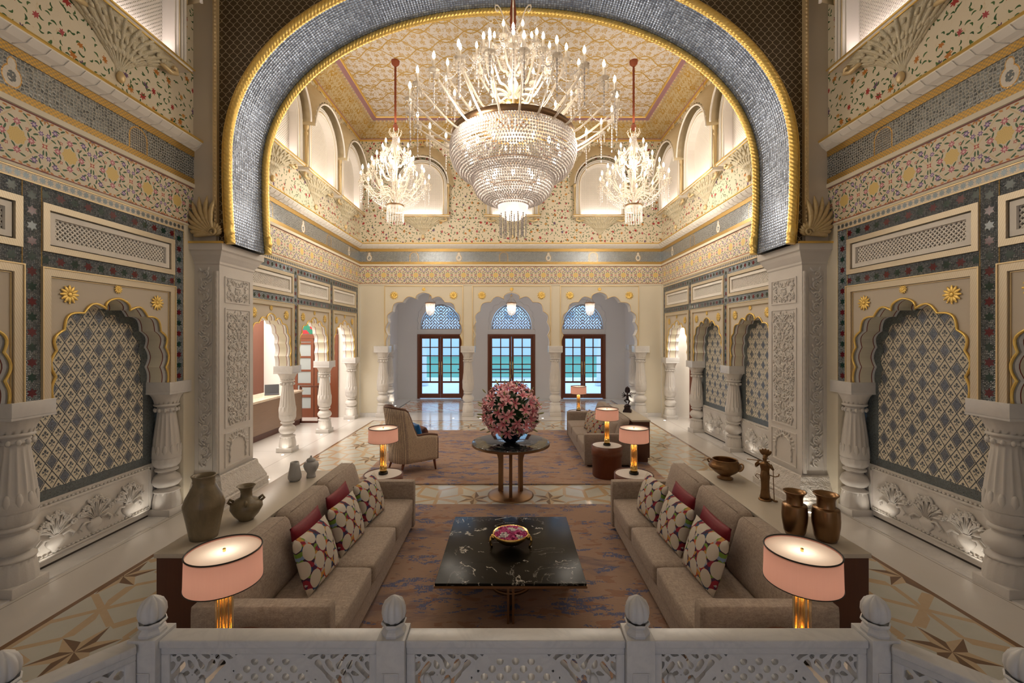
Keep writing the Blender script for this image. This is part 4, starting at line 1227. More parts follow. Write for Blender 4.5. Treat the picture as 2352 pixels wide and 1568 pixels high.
# ------------------------------------------------------------------ upper windows
def upper_window(n):
    """built in local space: x along the wall, y = -into room (room side is -y), z up from the sill"""
    t = struct('window_%d' % n)
    b = B(); out = [(-.62,0)] + [( .62*cos(pi-pi*k/20), .92+.62*sin(pi*k/20)) for k in range(21)] + [(.62,0)]
    o2 = [(-.78,0)] + [(.78*cos(pi-pi*k/20), .94+.78*sin(pi*k/20)) for k in range(21)] + [(.78,0)]
    # frame ring: front face, inner reveal, outer side
    for i in range(len(out)-1):
        (a,c),(a1,c1) = out[i], out[i+1]; (p,q),(p1,q1) = o2[i], o2[i+1]
        b.add([(a,-.20,c),(a1,-.20,c1),(p1,-.20,q1),(p,-.20,q)], [(0,1,2,3)])
        b.add([(a,-.20,c),(a1,-.20,c1),(a1,.0,c1),(a,.0,c)], [(0,1,2,3)]); b.add([(p,-.20,q),(p1,-.20,q1),(p1,.0,q1),(p,.0,q)], [(0,1,2,3)])
    for r, y in ((.66,-.205),(.72,-.215),(.765,-.225)):
        b.tube([(x*r/.62, y, z if i in (0,len(out)-1) else .92+(z-.92)*r/.62) for i, (x, z) in enumerate(out)], .022, 6)
    b.build('window_frame', M_white, t)
    b = B(); b.tube([(x*1.09, -.215, .92+(z-.92)*1.09 if z > .5 else z) for x, z in out], .012, 6); b.tube([(x, y, z) for x, y, z in ((-.80,-.2,0),(-.80,-.2,.95))], .02, 6); b.tube([(.80,-.2,0),(.80,-.2,.95)], .02, 6)
    for sg in (-1, 1):
        b.lathe([(.045,0),(.05,.05),(.03,.1),(.035,.7),(.05,.78),(.035,.82),(.06,.92),(.06,.96)], 10, (sg*.80, -.17, 0))
    b.build('gilt_colonnette', M_gold_pale, t)
    b = B(); lattice(b, -.62, .62, .0, 1.54, .050, .022, .015, -.03, 1.0, clip=lambda x, z: abs(x) < .62 and (z < .92 or hypot(x, z-.92) < .66)); b.build('jali_screen', M_white, t)
    b = B(); b.box(-.64, .64, -.012, -.004, 0, 1.56); b.build('screen_backing', flat('screen_back', (.15,.13,.13), .7), t)
    b = B(); b.box(-.60, .60, -.10, -.06, .0, .02); led = b.build('led_strip', M_led, t)
    l = light('AREA', 'sill_light', (0, -.10, .05), 2.6, (1.0,.86,.82), (pi-.35, 0, 0), shape='RECTANGLE', size=1.1, size_y=.05); l.parent = t
    b = B(); b.box(-.86, .86, -.26, 0, -.045, 0); b.box(-.88, .88, -.28, 0, -.012, .004); b.build('sill', M_white, t)
    b = B(); b.tube([(-.88,-.28,-.004),(.88,-.28,-.004)], .012, 6); b.tube([(-.86,-.26,-.05),(.86,-.26,-.05)], .010, 6); b.build('gilt_sill_edge', M_gold, t)
    b = B(); b.lathe([(.0,-.62),(.03,-.60),(.05,-.56),(.035,-.52),(.05,-.50),(.14,-.40),(.30,-.26),(.52,-.13),(.76,-.045)], 90, (0,0,0), mod=lambda a, z: 1+.09*abs(sin(a*9+z*9))+.02*sin(z*70), a0=pi, a1=2*pi, sy=.33)
    b.build('carved_bracket', M_relief_gold, t)
    b = B(); PR = [(.04,-.55),(.05,-.50),(.15,-.40),(.31,-.26),(.53,-.13),(.77,-.045)]
    for k in range(13):
        a = pi + pi*(k+.5)/13; b.tube([(r_*1.05*cos(a), r_*1.05*sin(a)*.33, z) for r_, z in PR], [.008,.010,.014,.020,.026,.02], 6)
        if k < 12:
            a = pi + pi*(k+1)/13
            for (r_, z, L) in ((.22,-.33,.05),(.40,-.20,.06),(.62,-.10,.05)): b.ell((r_*1.07*cos(a), r_*1.07*sin(a)*.33, z), (.03,.02,L), 6, 5, Matrix.Rotation(cos(a)*.9, 3, 'Y'))
    b.build('carved_leaf_ribs', M_gold_pale if False else M_relief_gold, t)
    b = B()
    for sg in (-1, 1): b.tube([(sg*.5,-.10,-.12),(sg*.66,-.12,-.16),(sg*.76,-.12,-.12),(sg*.74,-.12,-.06),(sg*.68,-.12,-.07)], .03, 6)
    b.ell((0,-.03,-.62), (.05,.04,.07), 8, 6); b.build('gilt_scroll', M_gold_pale, t)
    # ribbed canopy
    b = B(); N = 36
    sec = [(.0,.0),(.14,.07),(.28,.09),(.40,.03),(.46,-.03)]     # (out, down) from the wall
    for i in range(N):
        for j in range(len(sec)-1):
            q = []
            for (k, s_) in ((i, sec[j]), (i+1, sec[j]), (i+1, sec[j+1]), (i, sec[j+1])):
                a = pi - pi*k/N; g = 1 - s_[0]/.46
                w_ = 1 + (.035 if k % 2 else 0)
                q.append(((.84+.10*g)*cos(a)*w_, -s_[0]*.85, .93 + (.84+.46*g**.8)*sin(a)*w_))
            b.add(q, [(0,1,2,3)], None, True)
    b.build('ribbed_canopy', mat('canopy_gilt', lambda: dict(color=mixc(noise(coord(), 12, 3), (.70,.62,.46), (.62,.50,.29)), rough=.5, metal=.1)), t)
    b = B(); b.tube([(.84*cos(pi-pi*k/24), -.40, .92+.82*sin(pi*k/24)) for k in range(25)], .022, 6); b.build('canopy_lip', M_white, t)
    b = B(); b.box(-.74, -.70, -.40, -.2, 0.0, 0.0) if False else None
    b.lathe([(.07,2.15),(.05,2.22),(.02,2.27),(.03,2.31),(.0,2.37)], 10, (0,-.08,0)); b.build('finial', M_gold_pale, t)
    return t
n = 4
uw = upper_window(n); uw.location = (-2.74, YF, 6.24)
for x in (.05, 2.79):
    n += 1; r = dup(uw, (x, YF, 6.24)); r.name = 'window_%d' % n
for sx, rz in ((-1, pi/2), (1, -pi/2)):
    for s0 in (3.34, 5.24, 8.59, 10.49, 12.39):
        n += 1; r = dup(uw, (sx*W, s0, 6.24), rz); r.name = 'window_%d' % n
# ------------------------------------------------------------------ rooms beyond the side arcades
slab('wall_reception_end', M_white, -8.8, -5.06, 13.55, 13.7, 0, 4.0); slab('wall_reception_side', M_white, -8.9, -8.7, 7.2, 13.7, 0, 4.0)
slab('ceiling_reception', M_white, -8.9, -5.06, 7.2, 13.7, 4.0, 4.1); slab('wall_reception_near', M_white, -8.9, -5.06, 7.1, 7.3, 0, 4.0)
slab('wall_passage_end', M_white, 5.06, 7.4, 13.55, 13.7, 0, 4.0); slab('wall_passage_side', M_white, 7.3, 7.5, 11.3, 13.6, 0, 4.0)
slab('wall_passage_near', M_white, 5.30, 7.4, 11.3, 11.45, 0, 4.0); slab('ceiling_passage', M_white, 5.06, 7.5, 11.3, 13.7, 4.0, 4.1)
t = thing('wood_cabinet', 'tall red-brown wooden cupboard against the white wall behind the reception desk', 'cabinet', (-8.1, 13.2, 0))
b = B(); b.box(-.42, .42, -.3, .34, 0, 3.5); b.build('carcass', M_wood_rd, t)
b = B()
for k in range(-1, 2): b.box(k*.26-.115, k*.26+.115, -.33, -.30, .12, 3.4)
b.build('door', M_wood_rd, t, bevel=.01)
def glazed_door(n, x0, a, y, zt, fan):
    d = struct('door_%d' % n)
    b = B(); b.box(x0-a-.14, x0-a, y-.06, y, 0, zt+.12); b.box(x0+a, x0+a+.14, y-.06, y, 0, zt+.12); b.box(x0-a, x0+a, y-.06, y, zt, zt+.12); b.build('door_frame', M_wood_rd, d)
    for sg in (-1, 1):
        xa, xb = (x0-a, x0-.01) if sg < 0 else (x0+.01, x0+a)
        b = B(); b.box(xa, xa+.09, y-.05, y-.01, 0, zt); b.box(xb-.09, xb, y-.05, y-.01, 0, zt)
        for z0, z1 in ((0,.28),(.62,.70),(1.0,1.06),(1.42,1.48),(1.84,1.90),(2.26,2.32),(zt-.1,zt)): b.box(xa+.09, xb-.09, y-.05, y-.01, z0, z1)
        lf = b.build('door_leaf', M_wood_rd, d)
        b = B(); b.box(xa+.09, xb-.09, y-.03, y-.025, .28, zt-.1); b.build('glass_panes', flat('grey_glass_pane', (.33,.36,.36), .12), lf)
    if fan:
        b = B(); o = [(x0+(a+.1)*cos(pi-pi*k/20), zt+.14+.62*sin(pi*k/20)) for k in range(21)]; b.poly(o, y-.04, y-.01, 'xz'); b.build('stained_fanlight', M_stained, d)
        b = B(); b.tube([(p[0], y-.04, p[1]) for p in o], .04, 6); b.build('fanlight_frame', M_wood_rd, d)
glazed_door(4, -6.1, .60, 13.55, 2.45, True)
t = thing('passage_door', 'red-brown wooden door leaf standing open in the right hand passage', 'door', (5.62, 13.0, 0), .25)
B().box(-.03, .03, -.40, .40, 0, 2.4).build('leaf', M_wood_rd, t); B().box(-.05, -.03, -.3, .3, .3, 1.1).build('panel', M_wood_rd, t)
# reception desk
t = thing('reception_desk', 'walnut reception desk with an onyx top behind the left arcade', 'desk', (-6.0, 10.4, 0))
b = B(); b.box(-.7, 0, -2.3, 2.1, .16, .92); b.build('body', M_wood_wal, t); B().box(-.66, -.05, -2.3, 2.1, 0, .16).build('plinth', M_wood_dk, t)
B().box(-.75, .03, -2.35, 2.13, .92, .975).build('desk_top', M_desk_top, t, bevel=.005)
t = thing('metal_side_frame', 'dark open rectangular metal frame standing at the far end of the reception desk', 'frame', (-5.75, 12.65, 0))
b = B()
for x in (-.35, .18): b.box(x-.025, x+.025, -.03, .03, 0, 1.05)
b.box(-.37, .2, -.03, .03, 1.03, 1.08); b.box(-.37, .2, -.03, .03, 0, .05); b.build('frame', M_wood_dk, t)
t = thing('laptop', 'open black laptop on the reception desk', 'laptop', (-6.28, 11.45, .98), .5)
B().box(-.17, .17, -.12, .12, 0, .015).build('keyboard_base', M_screen, t)
b = B(); b.obox((0, .17, .125), (1,0,0), (0,.35,.94), (0,.94,-.35), .17, .125, .006); b.build('screen', M_screen, t)
t = thing('reception_monitor', 'thin dark monitor at the left end of the reception desk beside the carved pier', 'monitor', (-6.35, 9.75, .98), .9)
b = B(); b.obox((0, 0, .19), (1,0,0), (0,.2,.98), (0,.98,-.2), .25, .15, .01); b.build('screen', M_screen, t); B().box(-.08, .08, -.06, .06, 0, .015).build('base', M_screen, t); B().box(-.02,.02,-.01,.02,0,.12).build('stand', M_screen, t)
# ------------------------------------------------------------------ recessed floor spots
def spot(x, y, lab, power, aim=None, lens=True):
    t = thing('floor_uplight', lab, 'light', (x, y, 0), 0, 'recessed floor uplights')
    b = B(); b.lathe([(.026,.001),(.034,.003),(.042,.001)], 20); b.build('steel_rim', M_steel, t)
    b = B(); b.disc(.026, (0,0,.002), 16); b.build('lens', M_spot, t)
    if power:
        l = light('SPOT', 'uplight_beam', (0,0,.01), power, (1,.90,.76), spot_size=1.9, spot_blend=.7, shadow_soft_size=.02)
        d = Vector(aim) - Vector((x, y, 0)); l.rotation_euler = d.to_track_quat('-Z', 'Y').to_euler(); l.parent = t
for side, sx in (('left', -1), ('right', 1)):
    for i, (y, lab, p) in enumerate(((2.8,'under the mosaic arch nearest the viewer',5),(4.66,'at the near end below the first full mosaic arch',6),(5.86,'at the far end below the first full mosaic arch',6))):
        spot(sx*4.80, y, 'floor uplight on the %s, %s' % (side, lab), p, (sx*5.02, y, .6))
    if side == 'right':
        for y, lab, p in ((8.2,'before the mosaic arch just beyond the carved pier',6),(9.0,'beside the first free column of the far arcade',5),(10.0,'before the second mosaic arch beyond the pier',5),(10.95,'beside the second free column of the far arcade',5)):
            spot(sx*4.80, y, 'floor uplight on the right, %s' % lab, p, (sx*5.02, y, .6))
        spot(4.6, 13.0, 'small lit floor uplight on the right, by the last column of the arcade', 2, (4.9, 13.3, 1.5))
    else:
        for y, lab in ((9.22,'before the first free column of the far arcade'),(11.1,'before the second free column of the far arcade'),(12.98,'before the last column of the far arcade')):
            spot(-4.83, y, 'floor uplight on the left, %s' % lab, 3, (-4.9, y+.4, 1.2))
    spot(sx*4.25, 6.2 if side == 'right' else 7.62, 'small lit floor uplight at the foot of the %s carved pier' % side, 3.5, (sx*4.42, 6.9, 1.2))
    spot(sx*4.55, 6.22, 'small lit floor uplight facing the front of the %s carved pier' % side, 2, (sx*4.55, 6.5, 1.2))
for x, y, lab in ((-.93, 13.35, 'right of the column between the left and middle far arches'), (-1.76, 13.35, 'left of the column between the left and middle far arches'), (.98, 13.35, 'left of the column between the middle and right far arches'), (1.82, 13.35, 'right of the column between the middle and right far arches')):
    spot(x, y, 'floor uplight ' + lab.replace('the column ', 'the column '), 2, ((-1.345 if x < 0 else 1.405), 13.7, 1.4))
for sx, s in ((-1,'left'),(1,'right')): spot(sx*4.2+.03, 15.75, 'small lit floor uplight by the %s gallery half column' % s, 8, (sx*4.5, 16.0, 1.2))
# ------------------------------------------------------------------ rugs
r1 = B().box(-2.1, 2.1, 2.35, 6.46, 0, .018).build('area_rug', M_rug); tag(r1, 'large tan and blue patterned rug under the coffee table, nearest the viewer', 'rug')
r2 = B().box(-2.65, 2.70, 7.35, 11.57, 0, .018).build('area_rug', M_rug); tag(r2, 'large tan and blue patterned rug under the wing chair, farther from the viewer', 'rug')
# ------------------------------------------------------------------ sofas
def rbox(b, x0, x1, y0, y1, z0, z1, r=.05, puff=0.0, n=10):
    """soft rounded cushion block; puff bulges the faces"""
    cx, cy, cz = (x0+x1)/2, (y0+y1)/2, (z0+z1)/2; hx, hy, hz = (x1-x0)/2, (y1-y0)/2, (z1-z0)/2
    bm = bmesh.new(); bmesh.ops.create_cube(bm, size=2.0); bmesh.ops.subdivide_edges(bm, edges=bm.edges, cuts=n, use_grid_fill=True)
    vs = []
    for v in bm.verts:
        p = v.co; q = Vector((p.x*hx, p.y*hy, p.z*hz)); inner = Vector((max(-hx+r, min(hx-r, q.x)), max(-hy+r, min(hy-r, q.y)), max(-hz+r, min(hz-r, q.z))))
        d = q - inner
        if d.length > 1e-6: q = inner + d.normalized()*r
        k = (1-p.x**2)*(1-p.y**2) if abs(p.z) > .99 else ((1-p.y**2)*(1-p.z**2) if abs(p.x) > .99 else (1-p.x**2)*(1-p.z**2))
        if puff:
            nrm = Vector((p.x if abs(p.x) > .99 else 0, p.y if abs(p.y) > .99 else 0, p.z if abs(p.z) > .99 else 0)); q += nrm*puff*k
        vs.append((cx+q.x, cy+q.y, cz+q.z))
    bm.verts.index_update(); fs = [tuple(v.index for v in f.verts) for f in bm.faces]; bm.free()
    return b.add(vs, fs, None, True)
def sofa(lab, loc, rz, m, L=2.70, D=.96):
    """local: length along y (0..L), front at x=0, back toward -x"""
    t = thing('sofa', lab, 'sofa', loc, rz, 'three seat tweed sofas')
    b = B(); rbox(b, -D+.02, -.02, .02, L-.02, .05, .24, .02); rbox(b, -D, -D+.14, .117, L-.117, .05, .66, .03); b.build('base', m, t)
    for y0 in (0, L-.115): rbo = B(); rbox(rbo, -D, 0, y0, y0+.115, .04, .63, .018); rbo.build('arm', m, t)
    w = (L-.23)/3
    for k in range(3):
        y0 = .115+k*w
        b = B(); rbox(b, -.74, -.0, y0+.004, y0+w-.004, .235, .425, .035, .012); b.build('seat_cushion', m, t)
        b = B(T=lambda x, y, z: (x - (z-.42)*.30, y, z)); rbox(b, -.78, -.60, y0+.006, y0+w-.006, .42, .885, .05, .02); c = b.build('back_cushion', m, t)
        b = B(T=lambda x, y, z: (x - (z-.42)*.30, y, z)); 
        for xx in (-.755, -.625): b.tube([(xx, y0+.05, .885), (xx, y0+w-.05, .885)], .004, 5)
        b.build('seam_piping', m, c)
    for y in (.12, L-.12):
        for x in (-.85, -.10): B().box(x-.03, x+.03, y-.03, y+.03, 0, .06).build('foot', M_wood_dk, t)
    return t
sofa('taupe tweed three seat sofa on the left of the black marble coffee table', (-1.24, 2.98, .018), 0, M_sofa)
s2 = sofa('taupe tweed three seat sofa on the right of the coffee table, facing the left one', (1.30, 5.68, .018), pi, M_sofa)
s3 = sofa('grey-taupe three seat sofa farther back on the right, behind the wooden drum table', (1.40, 10.90, .018), pi, M_sofa2, 2.64, .98)
def pillow(name, lab, cat, loc, w, h, th, yaw, lean, m, group=None, roll=0.0):
    """pillow standing on its lower edge; local x = width, z = height, y = thickness"""
    n = 18; vs = []; uv = []; b = B()
    for side in (-1, 1):
        P = []
        for i in range(n+1):
            for j in range(n+1):
                u = -1+2*i/n; v = -1+2*j/n
                e = (1-abs(u)**2.6)*(1-abs(v)**2.6); t_ = max(0, e)**.55
                pin = 1 - .055*(1-abs(u)**2)*(abs(v)**3) ; pin2 = 1 - .055*(1-abs(v)**2)*(abs(u)**3)
                P.append((u*w/2*pin2, side*t_*th/2, h/2 + v*h/2*pin))
        fs = []; uvs = []
        for i in range(n):
            for j in range(n):
                q = (i*(n+1)+j, (i+1)*(n+1)+j, (i+1)*(n+1)+j+1, i*(n+1)+j+1); fs.append(q)
                uvs.append([((k//(n+1))/n*w+side*.0, (k % (n+1))/n*h) for k in q])
        b.add(P, fs, uvs, True)
    o = b.build(name, m); o.location = loc; o.rotation_euler = Matrix.Rotation(yaw, 3, 'Z').to_4x4().to_3x3().to_euler()
    R = Matrix.Rotation(yaw, 3, 'Z') @ Matrix.Rotation(lean, 3, 'X') @ Matrix.Rotation(roll, 3, 'Y'); o.rotation_euler = R.to_euler()
    tag(o, lab, cat, group); return o
ZS = .445
def printed(sx, y, which, x=1.57, m=None, yaw=0.0, z=ZS, lean=.30):
    # plane faces the aisle: width along y
    return pillow('cushion', which, 'cushion', (sx*x, y, z), .54, .46, .17, pi/2 + yaw, sx*lean, m or M_cush, 'printed cushions')
for sx, nm in ((-1, 'left'), (1, 'right')):
    printed(sx, 3.68, 'white cushion with multicolour print, nearest the viewer of three on the %s sofa' % nm, 1.57, yaw=sx*.06)
    printed(sx, 4.30, 'white cushion with multicolour print, middle of three on the %s sofa' % nm, 1.55, yaw=sx*.08)
    printed(sx, 4.93, 'white cushion with multicolour print, by the far arm of the %s sofa' % nm, 1.53, yaw=sx*.12)
    for y, w_ in ((3.95, 'nearer'), (4.66, 'farther')):
        pillow('cushion', 'plain crimson silk cushion on the %s sofa, the %s of its two' % (nm, w_), 'cushion', (sx*1.765, y, ZS), .54, .44, .13, pi/2, sx*.24, M_red_fab, 'crimson cushions')
pillow('cushion', 'muted print cushion on the far grey sofa, the nearer of two', 'cushion', (1.72, 8.98, ZS), .50, .44, .16, pi/2+.5, .30, M_cush_dk, 'muted print cushions')
pillow('cushion', 'muted print cushion on the far grey sofa, the farther of two', 'cushion', (1.70, 9.55, ZS), .50, .44, .16, pi/2+.25, .30, M_cush_dk, 'muted print cushions')
pillow('cushion', 'magenta silk cushion on the far grey sofa behind the printed ones', 'cushion', (1.93, 9.95, ZS), .44, .40, .14, pi/2, .25, M_magenta)
pillow('cushion', 'plain light taupe cushion at the near end of the far grey sofa', 'cushion', (1.98, 8.72, ZS), .46, .40, .16, pi/2+.2, .28, M_sofa2)
# ------------------------------------------------------------------ consoles
def console(lab, x0, x1, y0, y1, H=.835):
    t = thing('console_table', lab, 'console', ((x0+x1)/2, (y0+y1)/2, 0), 0, 'long stone topped consoles')
    hx, hy = (x1-x0)/2, (y1-y0)/2
    B().box(-hx, hx, -hy, hy, H-.035, H).build('stone_top', M_consoletop, t, bevel=.003)
    B().box(-hx+.012, hx-.012, -hy+.012, hy-.012, .09, H-.035).build('carcass', M_wood_dk, t, bevel=.002)
    B().box(-hx+.04, hx-.04, -hy+.04, hy-.04, 0, .09).build('plinth', M_wood_dk, t); return t
console('long dark wood console with cream stone top behind the left sofa', -2.74, -2.235, 3.34, 5.42)
console('long dark wood console with cream stone top behind the right sofa', 2.30, 2.77, 3.34, 5.42)
console('long dark wood console with pale stone top behind the far grey sofa', 2.40, 2.76, 8.59, 10.6).location.z = .018
# ------------------------------------------------------------------ lamps and side tables
def lamp(loc, lab):
    t = thing('table_lamp', lab, 'lamp', loc, 0, 'pink drum shade table lamps')
    B().cyl(.065, 0, .028, n=32).build('base', M_black, t)
    B().cyl(.050, .028, .12, n=32).build('brass_cup', M_brass, t)
    b = B(); b.lathe([(.049,.12),(.049,.40),(.044,.43),(.03,.445)], 32); b.build('glass_cylinder', M_pane, t)
    B().cyl(.012, .12, .44, n=12).build('brass_rod', M_brass, t)
    b = B()
    for k in range(7):
        a = 2*pi*k/7; b.cyl(.004, .12, .42, c=(.03*cos(a), .03*sin(a)), n=6)
    b.build('brass_reeds', M_brass, t)
    b = B(); b.lathe([(.205,.462),(.200,.652)], 48); s = b.build('lamp_shade', M_shade, t)
    b = B(); b.tube([(.2005*cos(2*pi*k/48), .2005*sin(2*pi*k/48), .652) for k in range(48)], .0045, 6, close=True); b.tube([(.2055*cos(2*pi*k/48), .2055*sin(2*pi*k/48), .462) for k in range(48)], .003, 6, close=True); b.build('shade_trim', M_black, s)
    b = B(); b.disc(.197, (0,0,.640), 40); b.build('diffuser', M_diff, t)
    b = B(); b.box(-.006,.006,-.006,.006,.618,.655); b.ell((0,0,.655), (.010,.010,.006), 8, 5); b.build('finial', M_brass, t)
    l = light('POINT', 'lamp_light', (0,0,.56), .68, (1,.88,.75), shadow_soft_size=.03); l.parent = t
    l = light('POINT', 'lamp_light', (0,0,.458), .55, (1,.84,.66), shadow_soft_size=.03); l.parent = t
    return t
def side_table(loc, lab, H=.545):
    t = thing('side_table', lab, 'table', loc, 0, 'round side tables')
    B().cyl(.255, H-.012, H, n=48).build('white_top', M_whitetop, t)
    b = B(); b.lathe([(.255,H-.012),(.255,H+.003),(.272,H+.003),(.272,H-.17),(.256,H-.17),(.256,.02),(.24,0)], 48); b.build('drum', M_wood_rd, t)
    b = B(); b.tube([(.262*cos(2*pi*k/48), .262*sin(2*pi*k/48), H+.001) for k in range(48)], .009, 6, close=True); b.build('dark_rim', M_wood_dk, t)
LT = [(-1.73,2.63,'in front of the left sofa arm, nearest the viewer'), (1.76,2.63,'in front of the right sofa arm, nearest the viewer'), (-1.80,6.15,'beyond the far arm of the left sofa, near the wing chair'),
      (1.74,6.15,'beyond the far arm of the right sofa'), (1.72,7.78,'by the near arm of the far grey sofa, with its whole drum showing'), (1.76,11.3,'beyond the far arm of the far grey sofa')]
for x, y, w_ in LT:
    side_table((x, y, 0.018 if abs(y-2.63) > 0 else .018), 'round side table with white top ' + w_.replace(', nearest the viewer','').replace(', near the wing chair','').replace(', with its whole drum showing','')); lamp((x, y, .545+.019), 'pink shaded brass table lamp ' + w_.replace(', nearest the viewer','').replace(', near the wing chair','').replace(', with its whole drum showing',''))
# ------------------------------------------------------------------ coffee table
t = thing('coffee_table', 'square coffee table with black veined marble top on bronze frame', 'table', (0, 4.345, .018))
B().box(-.64, .64, -.68, .68, .385, .405).build('marble_top', M_black_marble, t, bevel=.002)
B().box(-.645, .645, -.685, .685, .365, .385).build('bronze_rim', M_bronze, t)
b = B()
for d in (-.022, .022):
    for s_ in (-1, 1):
        b.box(s_*.57-.016, s_*.57+.016, d-.010, d+.010, 0, .365); b.box(d-.010, d+.010, s_*.57-.016, s_*.57+.016, 0, .365)
        a0, a1 = sorted((s_*.57, s_*.17)); b.box(a0, a1, d-.010, d+.010, 0, .03); b.box(d-.010, d+.010, a0, a1, 0, .03)
b.build('leg_frame', M_bronze, t)
b = B(); b.tube([(.19*cos(2*pi*k/40), .19*sin(2*pi*k/40), .03) for k in range(40)], .02, 8, close=True); b.build('ring', M_bronze, t)
t = thing('petal_bowl', 'brass bowl with elephant head handles standing on the black marble coffee table', 'bowl', (0, 4.30, .424))
b = B(); b.lathe([(.0,.045),(.06,.045),(.12,.065),(.16,.10),(.178,.145),(.172,.147),(.15,.105),(.11,.075),(.0,.06)], 36); b.build('bowl', M_brass, t)
for sg in (-1, 1):
    b = B(); b.ell((sg*.178,0,.10), (.022,.028,.03), 8, 6); b.tube([(sg*.19,0,.10),(sg*.205,0,.06),(sg*.195,0,.02),(sg*.185,0,.0)], [.014,.012,.011,.012], 8); b.ell((sg*.17,-.03,.105), (.012,.012,.022), 6, 5); b.ell((sg*.17,.03,.105), (.012,.012,.022), 6, 5); b.build('elephant_foot', M_brass, t)
b = B(); b.tube([(0,.12,.06),(0,.15,.03),(0,.15,0)], .012, 6); b.build('back_foot', M_brass, t)
rnd = random.Random(11)
def petals(m, name, n, filt, lab):
    b = B(); k = 0
    while k < n:
        x, y = rnd.uniform(-.16,.16), rnd.uniform(-.16,.16); r = hypot(x, y)
        if r > .155 or not filt(x, y): continue
        k += 1; z = .128+.03*(1-(r/.16)**2)+rnd.uniform(0,.01)
        rot = Matrix.Rotation(rnd.uniform(0,6.3), 3, 'Z') @ Matrix.Rotation(rnd.uniform(-.9,.9), 3, 'X')
        b.add([rot @ Vector(p) + Vector((x,y,z)) for p in ((-.013,0,0),(-.006,-.008,.003),(.008,-.009,.005),(.016,0,.008),(.008,.009,.005),(-.006,.008,.003))], [(0,1,2,3,4,5)], None, True)
    o = b.build(name, m); o.location = (0, 4.30, .424); tag(o, lab, 'flowers'); o['kind'] = 'stuff'
wf_ = lambda x, y: (sin(x*38+1)*cos(y*33+x*12)+.4*sin(y*50)) > .28 
petals(M_petal_pk, 'pink_petals', 900, lambda x, y: not wf_(x, y), 'magenta pink petals floating in the brass bowl')
petals(M_petal_wh, 'white_petals', 420, wf_, 'white petals in patches among the pink ones in the brass bowl')
# ------------------------------------------------------------------ round table, vase and lilies
t = thing('round_table', 'tall round foyer table with dark mirror-like marble top on three bronze legs', 'table', (0, 6.88, 0))
ZT = .845
b = B(); b.lathe([(.0,ZT),(.60,ZT),(.61,ZT-.003),(.612,ZT-.012)], 64); b.build('marble_top', mat('dark_green_marble', lambda: dict(color=mixc(emax(1-eabs(noise(coord(),2.4,7,.6,1.2)-.5)*90,0.0), (.014,.018,.022), (.25,.25,.25)), rough=.06, spec=.8)), t)
b = B(); b.lathe([(.612,ZT-.012),(.615,ZT-.045),(.60,ZT-.05),(.0,ZT-.05)], 64); b.build('bronze_rim', M_bronze, t)
b = B(); b.lathe([(.36,0),(.36,.012),(.33,.022),(.29,.028),(.28,.034),(.0,.036)], 64); b.build('round_base', M_bronze, t)
for k, a in enumerate((-pi/2, pi/6, 5*pi/6)):
    b = B(); c, s_ = cos(a), sin(a); 
    def fl(z): 
        q = max(0, (z-.50)/.29); return .018 + .11*q**2.0
    zs = [.034+(.795-.034)*i/24 for i in range(25)]
    vs = []
    for z in zs:
        o_ = fl(z)*1.6
        for (u, v) in ((-.035,-.025),(.0+o_,-.025),(.0+o_,.025),(-.035,.025)):
            rr = .185+u; vs.append((rr*c - v*s_, rr*s_ + v*c, z))
    fs = [(i*4+q, i*4+(q+1) % 4, (i+1)*4+(q+1) % 4, (i+1)*4+q) for i in range(24) for q in range(4)]
    b.add(vs, fs); b.build('leg', M_bronze, t)
vz = ZT
v_ = B(); v_.lathe([(.0,0),(.07,0),(.09,.012),(.135,.05),(.172,.11),(.185,.17),(.18,.22),(.16,.265),(.15,.28),(.143,.28),(.15,.26),(.17,.2),(.16,.1),(.0,.03)], 40, (0,0,0)); o = v_.build('round_vase', M_bluevase); o.location = (0, 6.85, vz); tag(o, 'round midnight blue glass vase on the tall round table', 'vase')
CB = (0, 6.85, 1.33)
t = thing('lily_bouquet', 'big dome of pink lilies with green leaves and buds in the blue vase', 'flowers', (0, 6.85, vz+.10))
oz = CB[2]-(vz+.10)
def lily_mesh():
    b = B()
    for k in range(6):
        a = 2*pi*k/6; L = .088 if k % 2 else .080; wd = .021 if k % 2 else .015; vs = []; n = 6
        for i in range(n+1):
            t_ = i/n; r = .008 + L*sin(t_*1.35)/sin(1.35); z = .045*sin(t_*pi*.62) - .035*t_**3
            ww = wd*sin(pi*min(1, t_*.92+.08))**.8 if i < n else .0008
            for u, dz in ((-1,.004),(0,-.003),(1,.004)): vs.append((r*cos(a)-u*ww*sin(a), r*sin(a)+u*ww*cos(a), z+dz))
        fs = [(i*3+q, i*3+q+1, (i+1)*3+q+1, (i+1)*3+q) for i in range(n) for q in range(2)]
        b.add(vs, fs, None, True)
    for k in range(5):
        a = 2*pi*k/5+.3; b.tube([(0,0,0),(.012*cos(a),.012*sin(a),.045)], .0013, 4)
    return b
LM = lily_mesh().build('lily_bloom', M_lily); LMD = LM.data; bpy.data.objects.remove(LM)
bb = B(); bb.ell((0,0,.03), (.011,.011,.045), 8, 7); BUD = bb.build('lily_bud', M_bud); BMD = BUD.data; bpy.data.objects.remove(BUD)
rnd = random.Random(21)
def dirs(n, seed):
    out = []
    for i in range(n):
        z = 1 - (i+.5)/n*1.72; r = sqrt(max(0, 1-z*z)); a = i*2.39996 + seed; out.append(Vector((r*cos(a), r*sin(a), z)))
    return out
